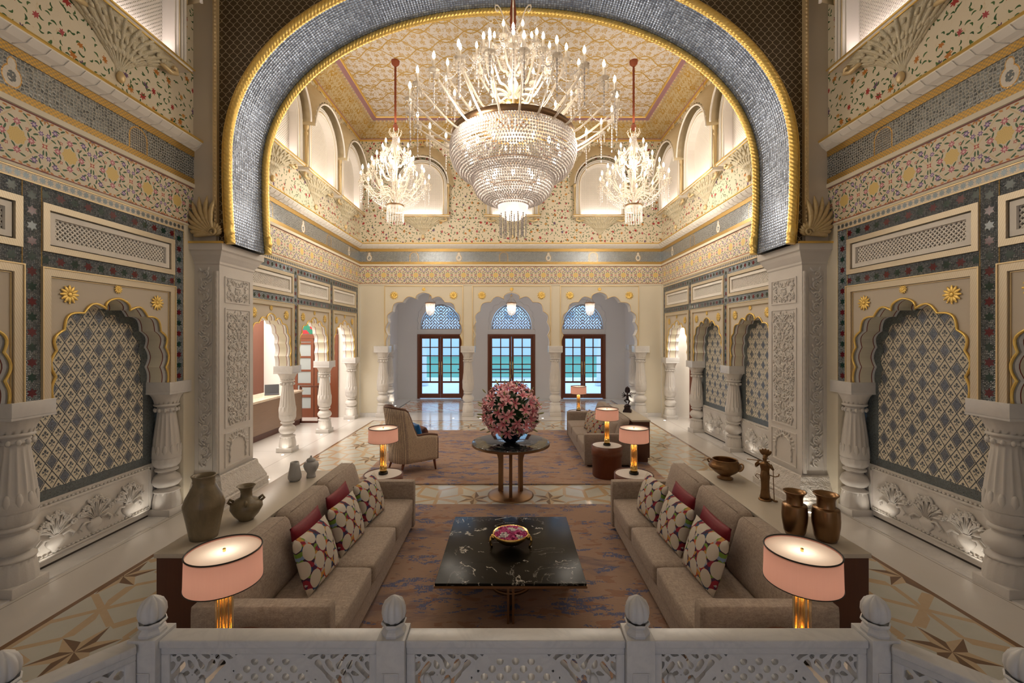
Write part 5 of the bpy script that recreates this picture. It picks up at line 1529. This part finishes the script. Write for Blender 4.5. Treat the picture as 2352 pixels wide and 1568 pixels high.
for i, d in enumerate(dirs(100, .3)):
    d = (d + Vector((rnd.uniform(-.12,.12), rnd.uniform(-.12,.12), rnd.uniform(-.12,.12)))).normalized()
    o = bpy.data.objects.new('lily_bloom', LMD); COL.objects.link(o); o.parent = t
    rr = rnd.uniform(.90, 1.04); o.location = (d.x*.42*rr, d.y*.42*rr, oz + d.z*.42*rr)
    q = d.copy(); q += Vector((rnd.uniform(-.45,.45), rnd.uniform(-.45,.45), rnd.uniform(-.25,.5))); o.rotation_euler = q.normalized().to_track_quat('Z', 'Y').to_euler()
    s_ = rnd.uniform(.95, 1.3); o.scale = (s_, s_, s_)
for i, d in enumerate(dirs(46, 1.7)):
    o = bpy.data.objects.new('lily_bud', BMD); COL.objects.link(o); o.parent = t
    rr = rnd.uniform(1.0, 1.18); o.location = (d.x*.43*rr, d.y*.43*rr, oz + d.z*.43*rr)
    q = d + Vector((rnd.uniform(-.4,.4), rnd.uniform(-.4,.4), .25)); o.rotation_euler = q.normalized().to_track_quat('Z', 'Y').to_euler()
    s_ = rnd.uniform(.7, 1.25); o.scale = (s_, s_, s_*1.1)
b = B()
for i in range(700):
    d = Vector((rnd.gauss(0,1), rnd.gauss(0,1), rnd.gauss(0,1))).normalized()
    if d.z < -.85: continue
    r0 = rnd.uniform(.20, .375); L = rnd.uniform(.06, .13); wd = rnd.uniform(.012, .02)
    u = d.cross(Vector((rnd.gauss(0,1), rnd.gauss(0,1), rnd.gauss(0,1)))).normalized(); f = (d + u*rnd.uniform(-.6,.6)*.0 + d.cross(u)*rnd.uniform(-.7,.7)).normalized(); p = Vector((d.x*r0, d.y*r0, oz+d.z*r0))
    sd = f.cross(d if abs(f.dot(d)) < .95 else Vector((0,0,1))).normalized()
    b.add([p, p+f*L*.35+sd*wd, p+f*L*.7+sd*wd*.8, p+f*L, p+f*L*.7-sd*wd*.8, p+f*L*.35-sd*wd], [(0,1,2,3,4,5)], None, True)
b.ell((0,0,oz), (.27,.27,.28), 16, 12); b.ell((0,0,oz-.28), (.12,.12,.12), 12, 8)
fo = b.build('foliage', M_leaf, t); fo['kind'] = 'stuff'
# ------------------------------------------------------------------ wing chair
t = thing('wing_chair', 'high backed wing chair in beige patterned fabric with brown piping, seen from behind', 'chair', (-1.86, 8.20, .018), atan2(.40,.52))
# local: faces +x. U shaped shell
N = 40
def shell_pt(u, off, z=0.0):
    """u 0..1 round the U from the near arm front to the far arm front"""
    hw, dp = .34-off, .34
    Ls = .56; Lb = pi*.30
    s_ = u*(2*Ls+ .95)
    if s_ < Ls: return (.36 - s_*1.0, -hw - .0, )
    if s_ > Ls+.95: return (.36 - (2*Ls+.95-s_), hw)
    k = (s_-Ls)/.95; a = -pi/2 - pi*k
    return (-.20 + (.22-off*.8)*cos(a)*1.0, hw*sin(a))
def shell_h(u):
    d = abs(u-.5)*2         # 0 at the back centre, 1 at arm fronts
    if d < .42: return 1.20 - .05*(d/.42)**2
    if d < .62: 
        k = (d-.42)/.20; return 1.15 - (1.15-.66)*(3*k*k-2*k**3)
    k = (d-.62)/.38; return .66 - .03*k + (.02*sin(k*pi))
def shell(off0, off1):
    b = B(); vs = []
    for i in range(N+1):
        u = i/N; H = shell_h(u); M = 8
        back = max(0, 1-abs(u-.5)*2/.6)
        for j in range(M+1):
            z = .20 + (H-.20)*j/M; p = shell_pt(u, off0); q = shell_pt(u, off1); lean = -(z-.4)*.16*back if z > .4 else 0
            vs += [(p[0]+lean, p[1]*(1+.06*max(0,z-.66)), z), (q[0]+lean, q[1]*(1+.06*max(0,z-.66)), z)]
    R = 2*(8+1); fs = []
    for i in range(N):
        for j in range(8):
            a = i*R+2*j
            fs += [(a, a+R, a+R+2, a+2), (a+1, a+3, a+R+3, a+R+1)]
        a = i*R+16; fs.append((a, a+R, a+R+1, a+1)); a = i*R; fs.append((a, a+1, a+R+1, a+R))
    for i in (0, N):
        for j in range(8): a = i*R+2*j; fs.append((a, a+1, a+3, a+2))
    b.add(vs, fs, None, True); return b, vs
b, vs = shell(0, .085); b.build('shell_back', M_chair, t)
b = B(); R = 18
edge = []
for i in range(N+1):
    p, q = Vector(vs[i*R+16]), Vector(vs[i*R+17]); edge.append((p+q)/2 + Vector((0,0,.012)))
p0 = [Vector(vs[0+2*j]).lerp(Vector(vs[1+2*j]), .5)+Vector((.012,0,0)) for j in range(9)]; p1 = [Vector(vs[N*R+2*j]).lerp(Vector(vs[N*R+1+2*j]), .5)+Vector((.012,0,0)) for j in range(9)]
b.tube(p0[:-1] + edge + p1[:-1][::-1], .026, 8); b.build('leather_trim', M_leather, t)
b = B(); rbox(b, -.30, .38, -.27, .27, .20, .36, .03); b.build('seat_base', M_chair, t); b = B(); rbox(b, -.26, .40, -.255, .255, .35, .47, .04, .02); b.build('seat_cushion', M_brownfab, t)
for x, y, dx, dy in ((.31,-.29,.03,-.01),(.31,.29,.03,.01),(-.27,-.25,-.07,-.02),(-.27,.25,-.07,.02)):
    b = B(); b.tube([(x, y, .22), (x+dx, y+dy, 0)], [.028,.016], 10); b.build('leg', M_wood_rd, t)
pillow('cushion', 'bright blue silk cushion in the beige wing chair', 'cushion', (-1.75, 8.22, .50), .44, .40, .14, pi/2+.65, -.22, M_blue_fab)
pillow('cushion', 'round brown velvet cushion beside the blue one in the wing chair', 'cushion', (-1.66, 8.46, .50), .30, .28, .14, pi/2+.65, -.25, M_brownfab)
# ------------------------------------------------------------------ pottery and statues
ZK = .836
def pot(name, lab, cat, prof, loc, m, n=40, mod=None, group=None):
    b = B(); b.lathe(prof, n, mod=mod); o = b.build(name, m); o.location = loc; tag(o, lab, cat, group); return o
t = thing('tall_vase', 'tall brown glazed pottery vase with angular shoulder on the left console', 'vase', (-2.55, 3.62, ZK))
b = B(); b.lathe([(0,0),(.10,0),(.108,.04),(.125,.14),(.148,.26),(.15,.28),(.13,.34),(.085,.43),(.078,.45),(.082,.465),(.078,.475),(.085,.50),(.092,.515),(.08,.515),(.07,.47),(.08,.42),(.0,.3)], 44); b.build('body', M_glaze, t)
t = thing('lugged_vase', 'small brown glazed vase with flared neck and four lugs on the left console', 'vase', (-2.41, 3.97, ZK))
b = B(); b.lathe([(0,0),(.06,0),(.065,.012),(.10,.05),(.132,.11),(.128,.15),(.09,.185),(.05,.205),(.045,.24),(.05,.27),(.068,.30),(.078,.308),(.070,.308),(.04,.25),(.04,.2),(0,.1)], 40); b.build('body', M_glaze, t)
for k in range(4):
    a = k*pi/2+.5; b = B(); c, s_ = cos(a), sin(a); b.tube([(.115*c,.115*s_,.155),(.142*c,.142*s_,.175),(.128*c,.128*s_,.20),(.10*c,.10*s_,.178)], .013, 6); b.build('lug', M_glaze, t)
pot('tapered_vase', 'plain tapered pale grey ceramic vase on the left console', 'vase', [(0,0),(.055,0),(.072,.03),(.073,.06),(.055,.15),(.046,.215),(.04,.215),(.04,.1),(0,.05)], (-2.50, 5.04, ZK), M_ceram)
t = thing('ginger_jar', 'pale grey lidded ginger jar at the far end of the left console', 'jar', (-2.37, 5.17, ZK))
b = B(); b.lathe([(0,0),(.052,0),(.05,.02),(.045,.05),(.075,.10),(.086,.14),(.075,.175),(.045,.19),(0,.19)], 36); b.build('body', M_ceram, t)
b = B(); b.lathe([(.05,.19),(.052,.20),(.045,.215),(.02,.23),(.008,.235),(.012,.248),(0,.258)], 30); b.build('lid', M_ceram, t)
t = thing('bronze_bowl', 'large antique bronze bowl with ring handles at the far end of the right console', 'bowl', (2.52, 5.12, ZK))
b = B(); b.lathe([(0,0),(.085,0),(.088,.012),(.055,.03),(.06,.04),(.12,.08),(.172,.13),(.18,.15),(.165,.175),(.135,.215),(.14,.225),(.13,.225),(.125,.21),(.16,.16),(.11,.09),(0,.05)], 44, mod=lambda a, z: 1+(.006*sin(a*24) if .13 < z < .2 else 0)); b.build('bowl', M_bronze_ant, t)
for a in (-.9, -.9+pi):
    b = B(); c, s_ = cos(a), sin(a); b.tube([((.175+.03*sin(q))*c-.03*cos(q)*s_, (.175+.03*sin(q))*s_+.03*cos(q)*c, .165+.035*cos(q*1.0)*1) for q in [2*pi*k/14 for k in range(14)]], .010, 6, close=True); b.build('ring_handle', M_bronze_ant, t)
for x, y, lab, s_ in ((2.40, 3.68, 'nearer the sofa, left of the pair', 1.0), (2.585, 3.57, 'right of the pair, nearest the console end', 1.05)):
    b = B(); b.lathe([(0,0),(.070,0),(.082,.03),(.095,.12),(.097,.16),(.093,.235),(.090,.249),(.085,.252),(.063,.253),(.061,.257),(.061,.31),(.066,.33),(.086,.355),(.088,.36),(.08,.36),(.058,.32),(.058,.27),(0,.2)], 44)
    o = b.build('brass_vase', M_brassvase); o.location = (x, y, ZK); o.scale = (s_,)*3; tag(o, 'aged brass vase with flared neck on the right console, ' + lab.replace(', nearest the console end','').replace('nearer the sofa, ',''), 'vase', 'pair of brass vases')
# standing bronze figure with fan headdress
def skin(name, verts, edges, rad, m, parent, sub=2):
    me = bpy.data.meshes.new(name); me.from_pydata(verts, edges, []); o = bpy.data.objects.new(name, me); COL.objects.link(o); o.parent = parent
    mo = o.modifiers.new('skin', 'SKIN'); 
    for i, r in enumerate(rad):
        v = me.skin_vertices[0].data[i] if me.skin_vertices else None
        if v: v.radius = r if isinstance(r, tuple) else (r, r)
    if me.skin_vertices: me.skin_vertices[0].data[0].use_root = True
    mo.use_smooth_shade = True; s_ = o.modifiers.new('sub', 'SUBSURF'); s_.levels = sub; s_.render_levels = sub
    me.materials.append(m); return o
t = thing('flute_player_statue', 'bronze statue of a standing draped figure playing a flute on the right console', 'statue', (2.60, 4.45, ZK), -2.4)
b = B()
b.lathe([(0,0),(.062,0),(.060,.008),(.05,.016),(0,.02)], 20, sx=1.1)
b.lathe([(.0,.015),(.05,.018),(.042,.05),(.036,.12),(.037,.19),(.043,.24),(.034,.29),(.03,.30),(0,.30)], 28, mod=lambda a, z: 1+.08*sin(a*7+z*12))
b.lathe([(0,.27),(.036,.27),(.034,.30),(.042,.345),(.044,.365),(.034,.378),(.014,.385),(.013,.40)], 20, sx=.78, sy=1.15)
b.ell((.008,0,.418), (.024,.021,.028), 12, 9); b.ell((.03,0,.414), (.008,.005,.006), 6, 5); b.ell((-.008,0,.44), (.022,.024,.02), 10, 7)
b.tube([(.026,-.008,.421),(.030,-.008,.421)], .003, 5); b.tube([(.026,.008,.421),(.030,.008,.421)], .003, 5)
b.build('draped_body', M_bronze_ant, t)
b = B()
for k in range(5):
    a = -.7+k*.35; rot = Matrix.Rotation(-a, 3, 'X'); b.ell((-.012, .05*sin(a), .44+.045*cos(a)), (.006,.017,.036), 8, 6, rot)
b.build('fan_headdress', M_bronze_ant, t)
b = B()
b.tube([(0,.048,.365),(.012,.075,.325),(.045,.060,.355),(.062,.040,.398)], [.014,.012,.010,.008], 8); b.tube([(0,-.048,.365),(.02,-.080,.33),(.052,-.070,.36),(.062,-.040,.398)], [.014,.012,.010,.008], 8)
for sg in (-1,1):
    b.ell((.064,sg*.036,.402), (.009,.012,.007), 7, 5)
    for k in range(4): b.tube([(.066,sg*(.028+k*.006),.405),(.072,sg*(.028+k*.006),.410),(.068,sg*(.028+k*.006),.414)], .0022, 5)
b.build('arms', M_bronze_ant, t)
b = B(); b.tube([(.062,-.15,.395),(.055,.06,.41)], .0045, 6); b.build('flute', M_bronze_ant, t)
b = B(); b.tube([(.02,.09,.02),(.03,.085,.20),(.02,.08,.33)], .004, 6); b.tube([(.0,.06,.02),(.02,.09,.015),(.03,.12,.02)], .010, 6); b.tube([(.0,.04,.13),(.02,.085,.13)], .003, 5)
b.tube([(0,-.04,.24),(.01,-.075,.25),(.02,-.085,.23),(.0,-.06,.20)], .004, 6); b.tube([(0,.04,.26),(.03,.10,.262),(.03,.13,.275),(.03,.135,.30)], .005, 6); b.build('drapery_stand', M_bronze_ant, t)
t = thing('dancing_statue', 'small dark bronze many armed figure on a stepped base on the far console', 'statue', (2.56, 9.55, ZK+.018), -1.9)
B().poly([(-.11,-.09),(.11,-.09),(.11,.09),(-.11,.09)], 0, .03, 'xy').box(-.10,.10,-.08,.08,.03,.05).box(-.075,.075,-.06,.06,.05,.11).box(-.09,.09,-.07,.07,.11,.125).build('stepped_base', M_statue_dk, t)
b = B(); b.lathe([(0,.125),(.055,.125),(.06,.14),(.035,.16),(.03,.17),(0,.175)], 16)
b.ell((0,0,.30), (.038,.03,.05), 10, 8); b.ell((.005,0,.355), (.042,.034,.035), 10, 7); b.tube([(0,.015,.27),(.03,.045,.24),(.01,.02,.17)], [.022,.018,.012], 8); b.tube([(0,-.015,.27),(.035,-.06,.25),(.03,-.015,.20)], [.022,.018,.011], 8)
b.ell((.008,0,.408), (.02,.019,.024), 10, 8); b.lathe([(.022,.42),(.02,.44),(.012,.46),(.0,.485)], 10); b.build('body', M_statue_dk, t)
b = B()
for sg in (-1, 1):
    for k in range(4):
        a = -.5+k*.5; b.tube([(0,sg*.035,.355),(.01,sg*(.035+.05*cos(a)),.355+.05*sin(a)-.01),(.03,sg*(.04+.08*cos(a)),.36+.085*sin(a))], [.010,.008,.006], 6)
b.build('arms', M_statue_dk, t)
b = B(); b.lathe([(0,0),(.05,.02),(.06,.06),(.045,.12),(0,.16)], 14, (-.03,0,.40), sx=.25); b.build('back_plate', M_statue_dk, t)
# ------------------------------------------------------------------ chandeliers
def arm_mesh(L, drop, rise):
    """S-curved glass arm from the hub at the origin out along +x, ending in a cup"""
    b = B(); pts = []
    for i in range(17):
        t_ = i/16; x = L*(t_ + .06*sin(2*pi*t_)); z = rise*t_**1.6 + .16*min(1,L)*sin(2*pi*t_**.85)*(1-.3*t_) - drop*sin(pi*t_)*.35
        pts.append((x, 0, z))
    pts[-1] = (L, 0, rise); b.tube(pts, [.016-.004*i/16 for i in range(17)], 7)
    z = rise
    b.lathe([(.012,0),(.05,.012),(.062,.024),(.058,.026),(.012,.02)], 12, (L, 0, z)); b.lathe([(.018,.02),(.024,.045),(.02,.06),(.0165,.062),(.0165,.14),(0,.14)], 10, (L, 0, z))
    return b
def drop_chain(b, x, y, z, n, s=.012):
    for k in range(n): b.ell((x, y, z-k*s*2.1), (s*.62, s*.62, s), 6, 4)
    b.lathe([(0,-.05),(.012,-.03),(.008,-.008),(0,0)], 6, (x, y, z-n*s*2.1))
def chandelier_arms(t, rings, bs=1.0):
    """rings: (radius, z, count, hub z, drop, phase)"""
    fb = B(); fb.lathe([(0,0),(.011,.010),(.015,.026),(.011,.048),(.004,.066),(0,.072)], 8); FL = fb.build('candle_bulb', M_bulb); FD = FL.data; bpy.data.objects.remove(FL)
    cnt = 0
    for (R, z, n_, hz, drop, ph) in rings:
        b = arm_mesh(R-.06, drop, z-hz)
        for k in range(5): a = 2*pi*k/5; drop_chain(b, R-.06+.052*cos(a), .052*sin(a), z-hz+.005, 2, .012*bs)
        A = b.build('glass_arm', M_glassarm); AD = A.data; bpy.data.objects.remove(A)
        db = B(); drop_chain(db, 0, 0, -.02, 9 if R > .6 else 5, .014*bs); D = db.build('crystal_string', M_bead); DD = D.data; bpy.data.objects.remove(D)
        for k in range(n_):
            a = 2*pi*(k+ph)/n_
            o = bpy.data.objects.new('glass_arm', AD); COL.objects.link(o); o.parent = t; o.location = (.06*cos(a), .06*sin(a), hz); o.rotation_euler = (0,0,a); cnt += 1
            f = bpy.data.objects.new('candle_bulb', FD); COL.objects.link(f); f.parent = o; f.location = (R-.06, 0, z-hz+.14); f.scale = (bs, bs, bs)
            d = bpy.data.objects.new('crystal_string', DD); COL.objects.link(d); d.parent = o; d.location = (R-.06, 0, z-hz)
            # festoon towards the centre
    return cnt
def bead_shell(b, prof, gap, r, n0=None):
    """rows of beads following a profile of (radius, z)"""
    L = 0; prev = None
    for i in range(len(prof)-1):
        (r0,z0),(r1,z1) = prof[i], prof[i+1]; l = hypot(r1-r0, z1-z0); n = max(1, int(l/gap))
        for k in range(n):
            t_ = k/n; R = r0+(r1-r0)*t_; z = z0+(z1-z0)*t_; m = max(4, int(2*pi*R/(gap*1.06)))
            for q in range(m): a = 2*pi*q/m; b.ell((R*cos(a), R*sin(a), z), r, 5, 4)
XM, YM = .03, 5.6
t = thing('grand_chandelier', 'huge tiered crystal chandelier hanging in front of the great arch', 'chandelier', (XM, YM, 5.04))
b = B(); bead_shell(b, [(.775,-.03),(.80,-.12),(.80,-.23),(.765,-.34),(.69,-.44),(.60,-.50),(.47,-.545)], .031, .0150); o = b.build('upper_crystal_bowl', M_bead, t); o['kind'] = 'stuff'
b = B(); bead_shell(b, [(.505,-.43),(.52,-.52),(.51,-.61),(.465,-.71),(.39,-.78),(.25,-.835)], .029, .0140); o = b.build('middle_crystal_bowl', M_bead, t); o['kind'] = 'stuff'
b = B(); bead_shell(b, [(.27,-.65),(.28,-.73),(.26,-.81),(.18,-.88)], .027, .0130); o = b.build('lower_crystal_bowl', M_bead, t); o['kind'] = 'stuff'
b = B(); b.lathe([(.195,-.82),(.19,-.90),(.16,-.98),(.10,-1.03),(0,-1.05)], 40, mod=lambda a, z: 1+.02*sin(a*20)); b.build('glass_dish', M_bead, t)
b = B(); 
for k in range(26):
    a = 2*pi*k/26; R = .17 if k % 2 else .12
    n_ = int((.30 + .03*sin(k*1.7))/.026)
    for q in range(n_): b.ell((R*cos(a), R*sin(a), -.98-q*.026), (.009,.009,.012), 5, 4)
o = b.build('crystal_fringe', M_bead, t); o['kind'] = 'stuff'
b = B()
for R, z, h in ((.785,.0,.075),(.508,-.41,.012),(.272,-.63,.012),(.197,-.815,.010)):
    b.lathe([(R-.012,z+h/2),(R+.006,z+h/2),(R+.006,z-h/2),(R-.012,z-h/2),(R-.012,z+h/2)], 64)
b.build('bronze_band', M_bronze, t)
b = B(); b.lathe([(.40,.10),(.42,.12),(.42,.18),(.40,.18)], 48); b.lathe([(.2,.18),(.23,.20),(.22,.40),(.15,.42),(0,.42)], 32); b.tube([(0,0,.4),(0,0,1.45)], .025, 8)
for k in range(10): a = 2*pi*k/10; b.tube([(.41*cos(a),.41*sin(a),.15),(.78*cos(a),.78*sin(a),.03)], .012, 5)
b.build('metal_hub', M_brass, t)
chandelier_arms(t, [(1.30,.26,24,-.02,.22,.3),(.86,.60,16,.22,.20,.0),(.48,.93,10,.55,.16,.5),(.24,1.16,6,.85,.12,.0)], 1.25)
b = B()
for R, z, R2, z2, n_ in ((1.26,.30,.84,.66,24),(.84,.66,.46,1.0,16),(.46,1.0,.05,1.40,12)):
    for k in range(n_):
        a = 2*pi*(k+.3)/n_
        for i in range(22):
            u = i/21; rr = R+(R2-R)*u; zz = z+(z2-z)*u - .16*sin(pi*u); b.ell((rr*cos(a), rr*sin(a), zz), .009, 5, 4)
b.lathe([(.03,.42),(.06,.5),(.03,.58),(.07,.7),(.03,.8),(.05,.95),(.03,1.1),(.08,1.25),(.02,1.4)], 16)
o = b.build('crystal_garlands', M_bead, t); o['kind'] = 'stuff'
b = B()
for k in range(8):
    a = 2*pi*k/8; c, s_ = cos(a), sin(a); b.tube([(r_*c, r_*s_, z) for r_, z in ((.02,1.32),(.06,1.34),(.11,1.38),(.15,1.44),(.19,1.51),(.23,1.56),(.27,1.575),(.305,1.56),(.315,1.53),(.30,1.50),(.275,1.495),(.26,1.515),(.27,1.53))], .009, 6)
b.build('scrolled_crown', M_glassarm, t)
b = B(); b.rmod = lambda an, s: 1+.15*sin(an*2+s*60); b.tube([(0,0,1.4+k*.035) for k in range(74)], [.028 if k > 8 else .04 for k in range(74)], 8); b.build('rope', M_ropecord, t)
ib = B().ell((0,0,0), (.02,.02,.045), 6, 5).build('inner_bulb', M_bulb); IBD = ib.data; bpy.data.objects.remove(ib)
for k in range(24):
    a = 2*pi*k/16 if k < 16 else 2*pi*k/8; R, z = ((.60, -.20) if k < 16 else (.33, -.55))
    o = bpy.data.objects.new('inner_bulb', IBD); COL.objects.link(o); o.parent = t; o.location = (R*cos(a), R*sin(a), z)
for p, e in (((.33,0,.62),13),((-.17,.29,.62),13),((-.17,-.29,.62),13),((0,0,-.22),20),((0,0,-.62),5),((0,0,-.92),1.2),((.98,0,-.1),17),((-.49,.85,-.1),17),((-.49,-.85,-.1),17)):  # last three points added outside the bowl to light the floor
    l = light('POINT', 'chandelier_light', p, e, WARM, shadow_soft_size=.25 if e > 50 else .08); l.parent = t
def small_chandelier(x, lab):
    t = thing('crystal_chandelier', lab, 'chandelier', (x, 10.27, 6.0), 0, 'pair of small crystal chandeliers')
    chandelier_arms(t, [(.78,.12,12,-.25,.18,.3),(.62,.32,8,-.1,.15,.1),(.42,.58,8,.15,.14,.5),(.30,.82,6,.5,.1,.0)], 1.6)
    b = B(); b.lathe([(.20,-.42),(.195,-.50),(.15,-.56),(0,-.58)], 24); b.lathe([(.02,-.4),(.05,-.2),(.03,0),(.06,.15),(.03,.3),(.05,.5),(.025,.7),(.06,.9),(.03,1.2)], 14); b.build('glass_stem', M_glassarm, t)
    b = B()
    for k in range(20):
        a = 2*pi*k/20
        for q in range(13): b.ell((.19*cos(a), .19*sin(a), -.44-q*.03), (.010,.010,.014), 5, 4)
        for q in range(24):
            u = q/23; rr = .06+.30*u*u+.0; b.ell((rr*cos(a), rr*sin(a), 1.25-.55*u**.8), .010, 5, 4)
    for k in range(24):
        a = 2*pi*k/24
        for q in range(14): u = q/13; b.ell(((.76-.5*u)*cos(a), (.76-.5*u)*sin(a), .1-.5*u-.14*sin(pi*u)), .012, 5, 4)
    o = b.build('crystal_fringe', M_bead, t); o['kind'] = 'stuff'
    b = B(); b.lathe([(.20,-.40),(.205,-.42),(.20,-.44)], 24); b.tube([(0,0,-.45),(0,0,1.45)], .012, 6); b.build('metal_rod', M_bronze, t)
    b = B()
    for k in range(8): a = 2*pi*k/8; b.tube([(r_*cos(a), r_*sin(a), z) for r_, z in ((.02,1.2),(.10,1.22),(.16,1.32),(.13,1.36))], .010, 5)
    b.build('scrolled_crown', M_glassarm, t)
    b = B(); b.rmod = lambda an, s: 1+.15*sin(an*2+s*60); b.tube([(0,0,1.4+k*.04) for k in range(41)], .026, 8); b.ell((0,0,1.44), (.06,.06,.09), 10, 8); b.lathe([(.02,2.86),(.09,2.93),(.10,3.0)], 14); b.build('rope', M_ropecord, t)
    for p, e in (((.3,0,.5),13),((-.15,.26,.5),13),((-.15,-.26,.5),13),((0,0,1.5),18),((0,.8,-.7),38),((.65,-.4,-.7),38),((-.65,-.4,-.7),38)):  # last three points added below the arms, where no bulbs hang
        l = light('POINT', 'chandelier_light', p, e, WARM, shadow_soft_size=.2); l.parent = t
small_chandelier(-2.72, 'smaller crystal chandelier on a rope, left of the grand one'); small_chandelier(2.90, 'smaller crystal chandelier on a rope, right of the grand one')
# ------------------------------------------------------------------ balustrade in the foreground
lf = B().poly([(-1.52,1.88),(-1.80,1.50),(-1.80,-3.1),(1.83,-3.1),(1.83,1.50),(1.55,1.88)], 0, .42, 'xy').build('floor_landing', M_marble); lf['kind'] = 'structure'
YB = 1.75
def post(x, y, lab):
    t = thing('balustrade_post', lab, 'post', (x, y, .42), 0, 'white marble balustrade posts')
    b = B(); h = .055; b.box(-h, h, -h, h, 0, .895)
    for a0, a1, c0_, c1_ in ((-.03,.03,.30,.305),(-.03,.03,.765,.77)): b.box(a0, a1, -h-.004, -h, c0_, c1_)
    for xx in (-.03, .03): b.box(xx-.003, xx+.003, -h-.004, -h, .30, .77)
    b.build('shaft', M_marble_b, t, bevel=.004)
    b = B(); b.lathe([(.048,.895),(.050,.905),(.044,.915),(.036,.922),(.047,.932),(.051,.939),(.046,.945)], 8, a0=pi/8, a1=2*pi+pi/8, smooth=False); b.build('collar', M_marble_b, t)
    b = B(); b.lathe([(.028,.943),(.038,.955),(.0425,.973),(.041,.997),(.032,1.020),(.018,1.032),(.007,1.040),(0,1.043)], 64, mod=lambda a, z: 1+.16*abs(cos(a*4))**.7); b.build('bud_finial', M_marble_b, t)
    return t
def panel(p0, p1, lab, corner='carved'):
    """balustrade panel between two post centres"""
    d = Vector((p1[0]-p0[0], p1[1]-p0[1])); L = d.length; t = thing('marble_balustrade', lab, 'balustrade', (p0[0], p0[1], .42), atan2(d.y, d.x), 'pierced marble balustrade panels')
    x0, x1 = .0555, L-.0555; zt = .885
    b = B(); b.box(x0, x1, -.040, .040, zt-.032, zt); b.box(x0, x1, -.03, .03, zt-.062, zt-.032); b.box(x0, x0+.036, -.03, .03, .06, zt-.06); b.box(x1-.036, x1, -.03, .03, .06, zt-.06); b.box(x0, x1, -.035, .035, 0, .08)
    b.build('rail_frame', M_marble_b, t, bevel=.006)
    a0, a1, c0_, c1_ = x0+.036, x1-.036, .08, zt-.062; cx = (a0+a1)/2; W_ = (a1-a0)/2
    def f(x, z):
        u = x-cx; v = c1_-z        # v down from the top
        if corner == 'plain':
            P = .062; g = min(abs(((u+v)/P) % 1-.5), abs(((u-v)/P) % 1-.5)); return .0105 - g*P
        # central lattice oval
        e = (u/.24)**2 + ((v-.235)/.235)**2
        if e < 1:
            P = .062; gx = ((u+v)/P) % 1 - .5; gy = ((u-v)/P) % 1 - .5
            return hypot(gx, gy)*P - .0215 if e < .90 else .01
        if e < 1.22: return .01
        au = abs(u)
        # flower with radiating petals at each side
        fx, fz = au-.33, v-.20; r = hypot(fx, fz); an = atan2(fz, fx)
        if r < .05: return .01
        pet = cos(an*4)
        if r < .11: return .012*(pet + .35)
        w1 = sin(au*78 + 2.4*sin(v*37)) * sin(v*66 + 2.1*sin(au*43))
        return .016*(.27 - abs(w1)) if w1 > 0 else .016*(.46 - abs(w1))
    if a1-a0 < .5: cx = (a0+a1)/2
    b = B(); nx = int((a1-a0)/.0085); nz = int((c1_-c0_)/.0085); cut_panel(b, f, a0, a1, c0_, c1_, nx, nz, -.022, .022); b.build('pierced_tracery', M_marble_b, t)
    if corner != 'plain':
        for sg in (-1, 1):
            b = B(); fx, fz = cx+sg*.33, c1_-.20
            for k in range(8):
                a = 2*pi*k/8+.2; rot = Matrix.Rotation(-a, 3, 'Y'); b.ell((fx+.075*cos(a), -.024, fz+.075*sin(a)), (.055,.008,.020), 8, 5, rot)
            b.ell((fx, -.026, fz), (.03,.012,.03), 10, 6); b.build('carved_flower', M_marble_b, t)
    return t
PS = [(-1.685, 1.44), (-1.44, 1.75), (-.469, 1.75), (.508, 1.75), (1.465, 1.75), (1.71, 1.45)]
PN = ['at the far left, cut by the picture edge', 'at the left corner, before the left lamp', 'left of the coffee table', 'right of the coffee table', 'at the right corner, before the right lamp', 'at the far right, cut by the picture edge']
for p, nme in zip(PS, PN): post(p[0], p[1], 'white marble balustrade post ' + nme)
panel(PS[0], PS[1], 'angled lattice balustrade panel on the left', 'plain'); panel(PS[1], PS[2], 'pierced floral balustrade panel in front of the left sofa')
panel(PS[2], PS[3], 'pierced floral balustrade panel in front of the coffee table'); panel(PS[3], PS[4], 'pierced floral balustrade panel in front of the right sofa'); panel(PS[4], PS[5], 'angled lattice balustrade panel on the right', 'plain')
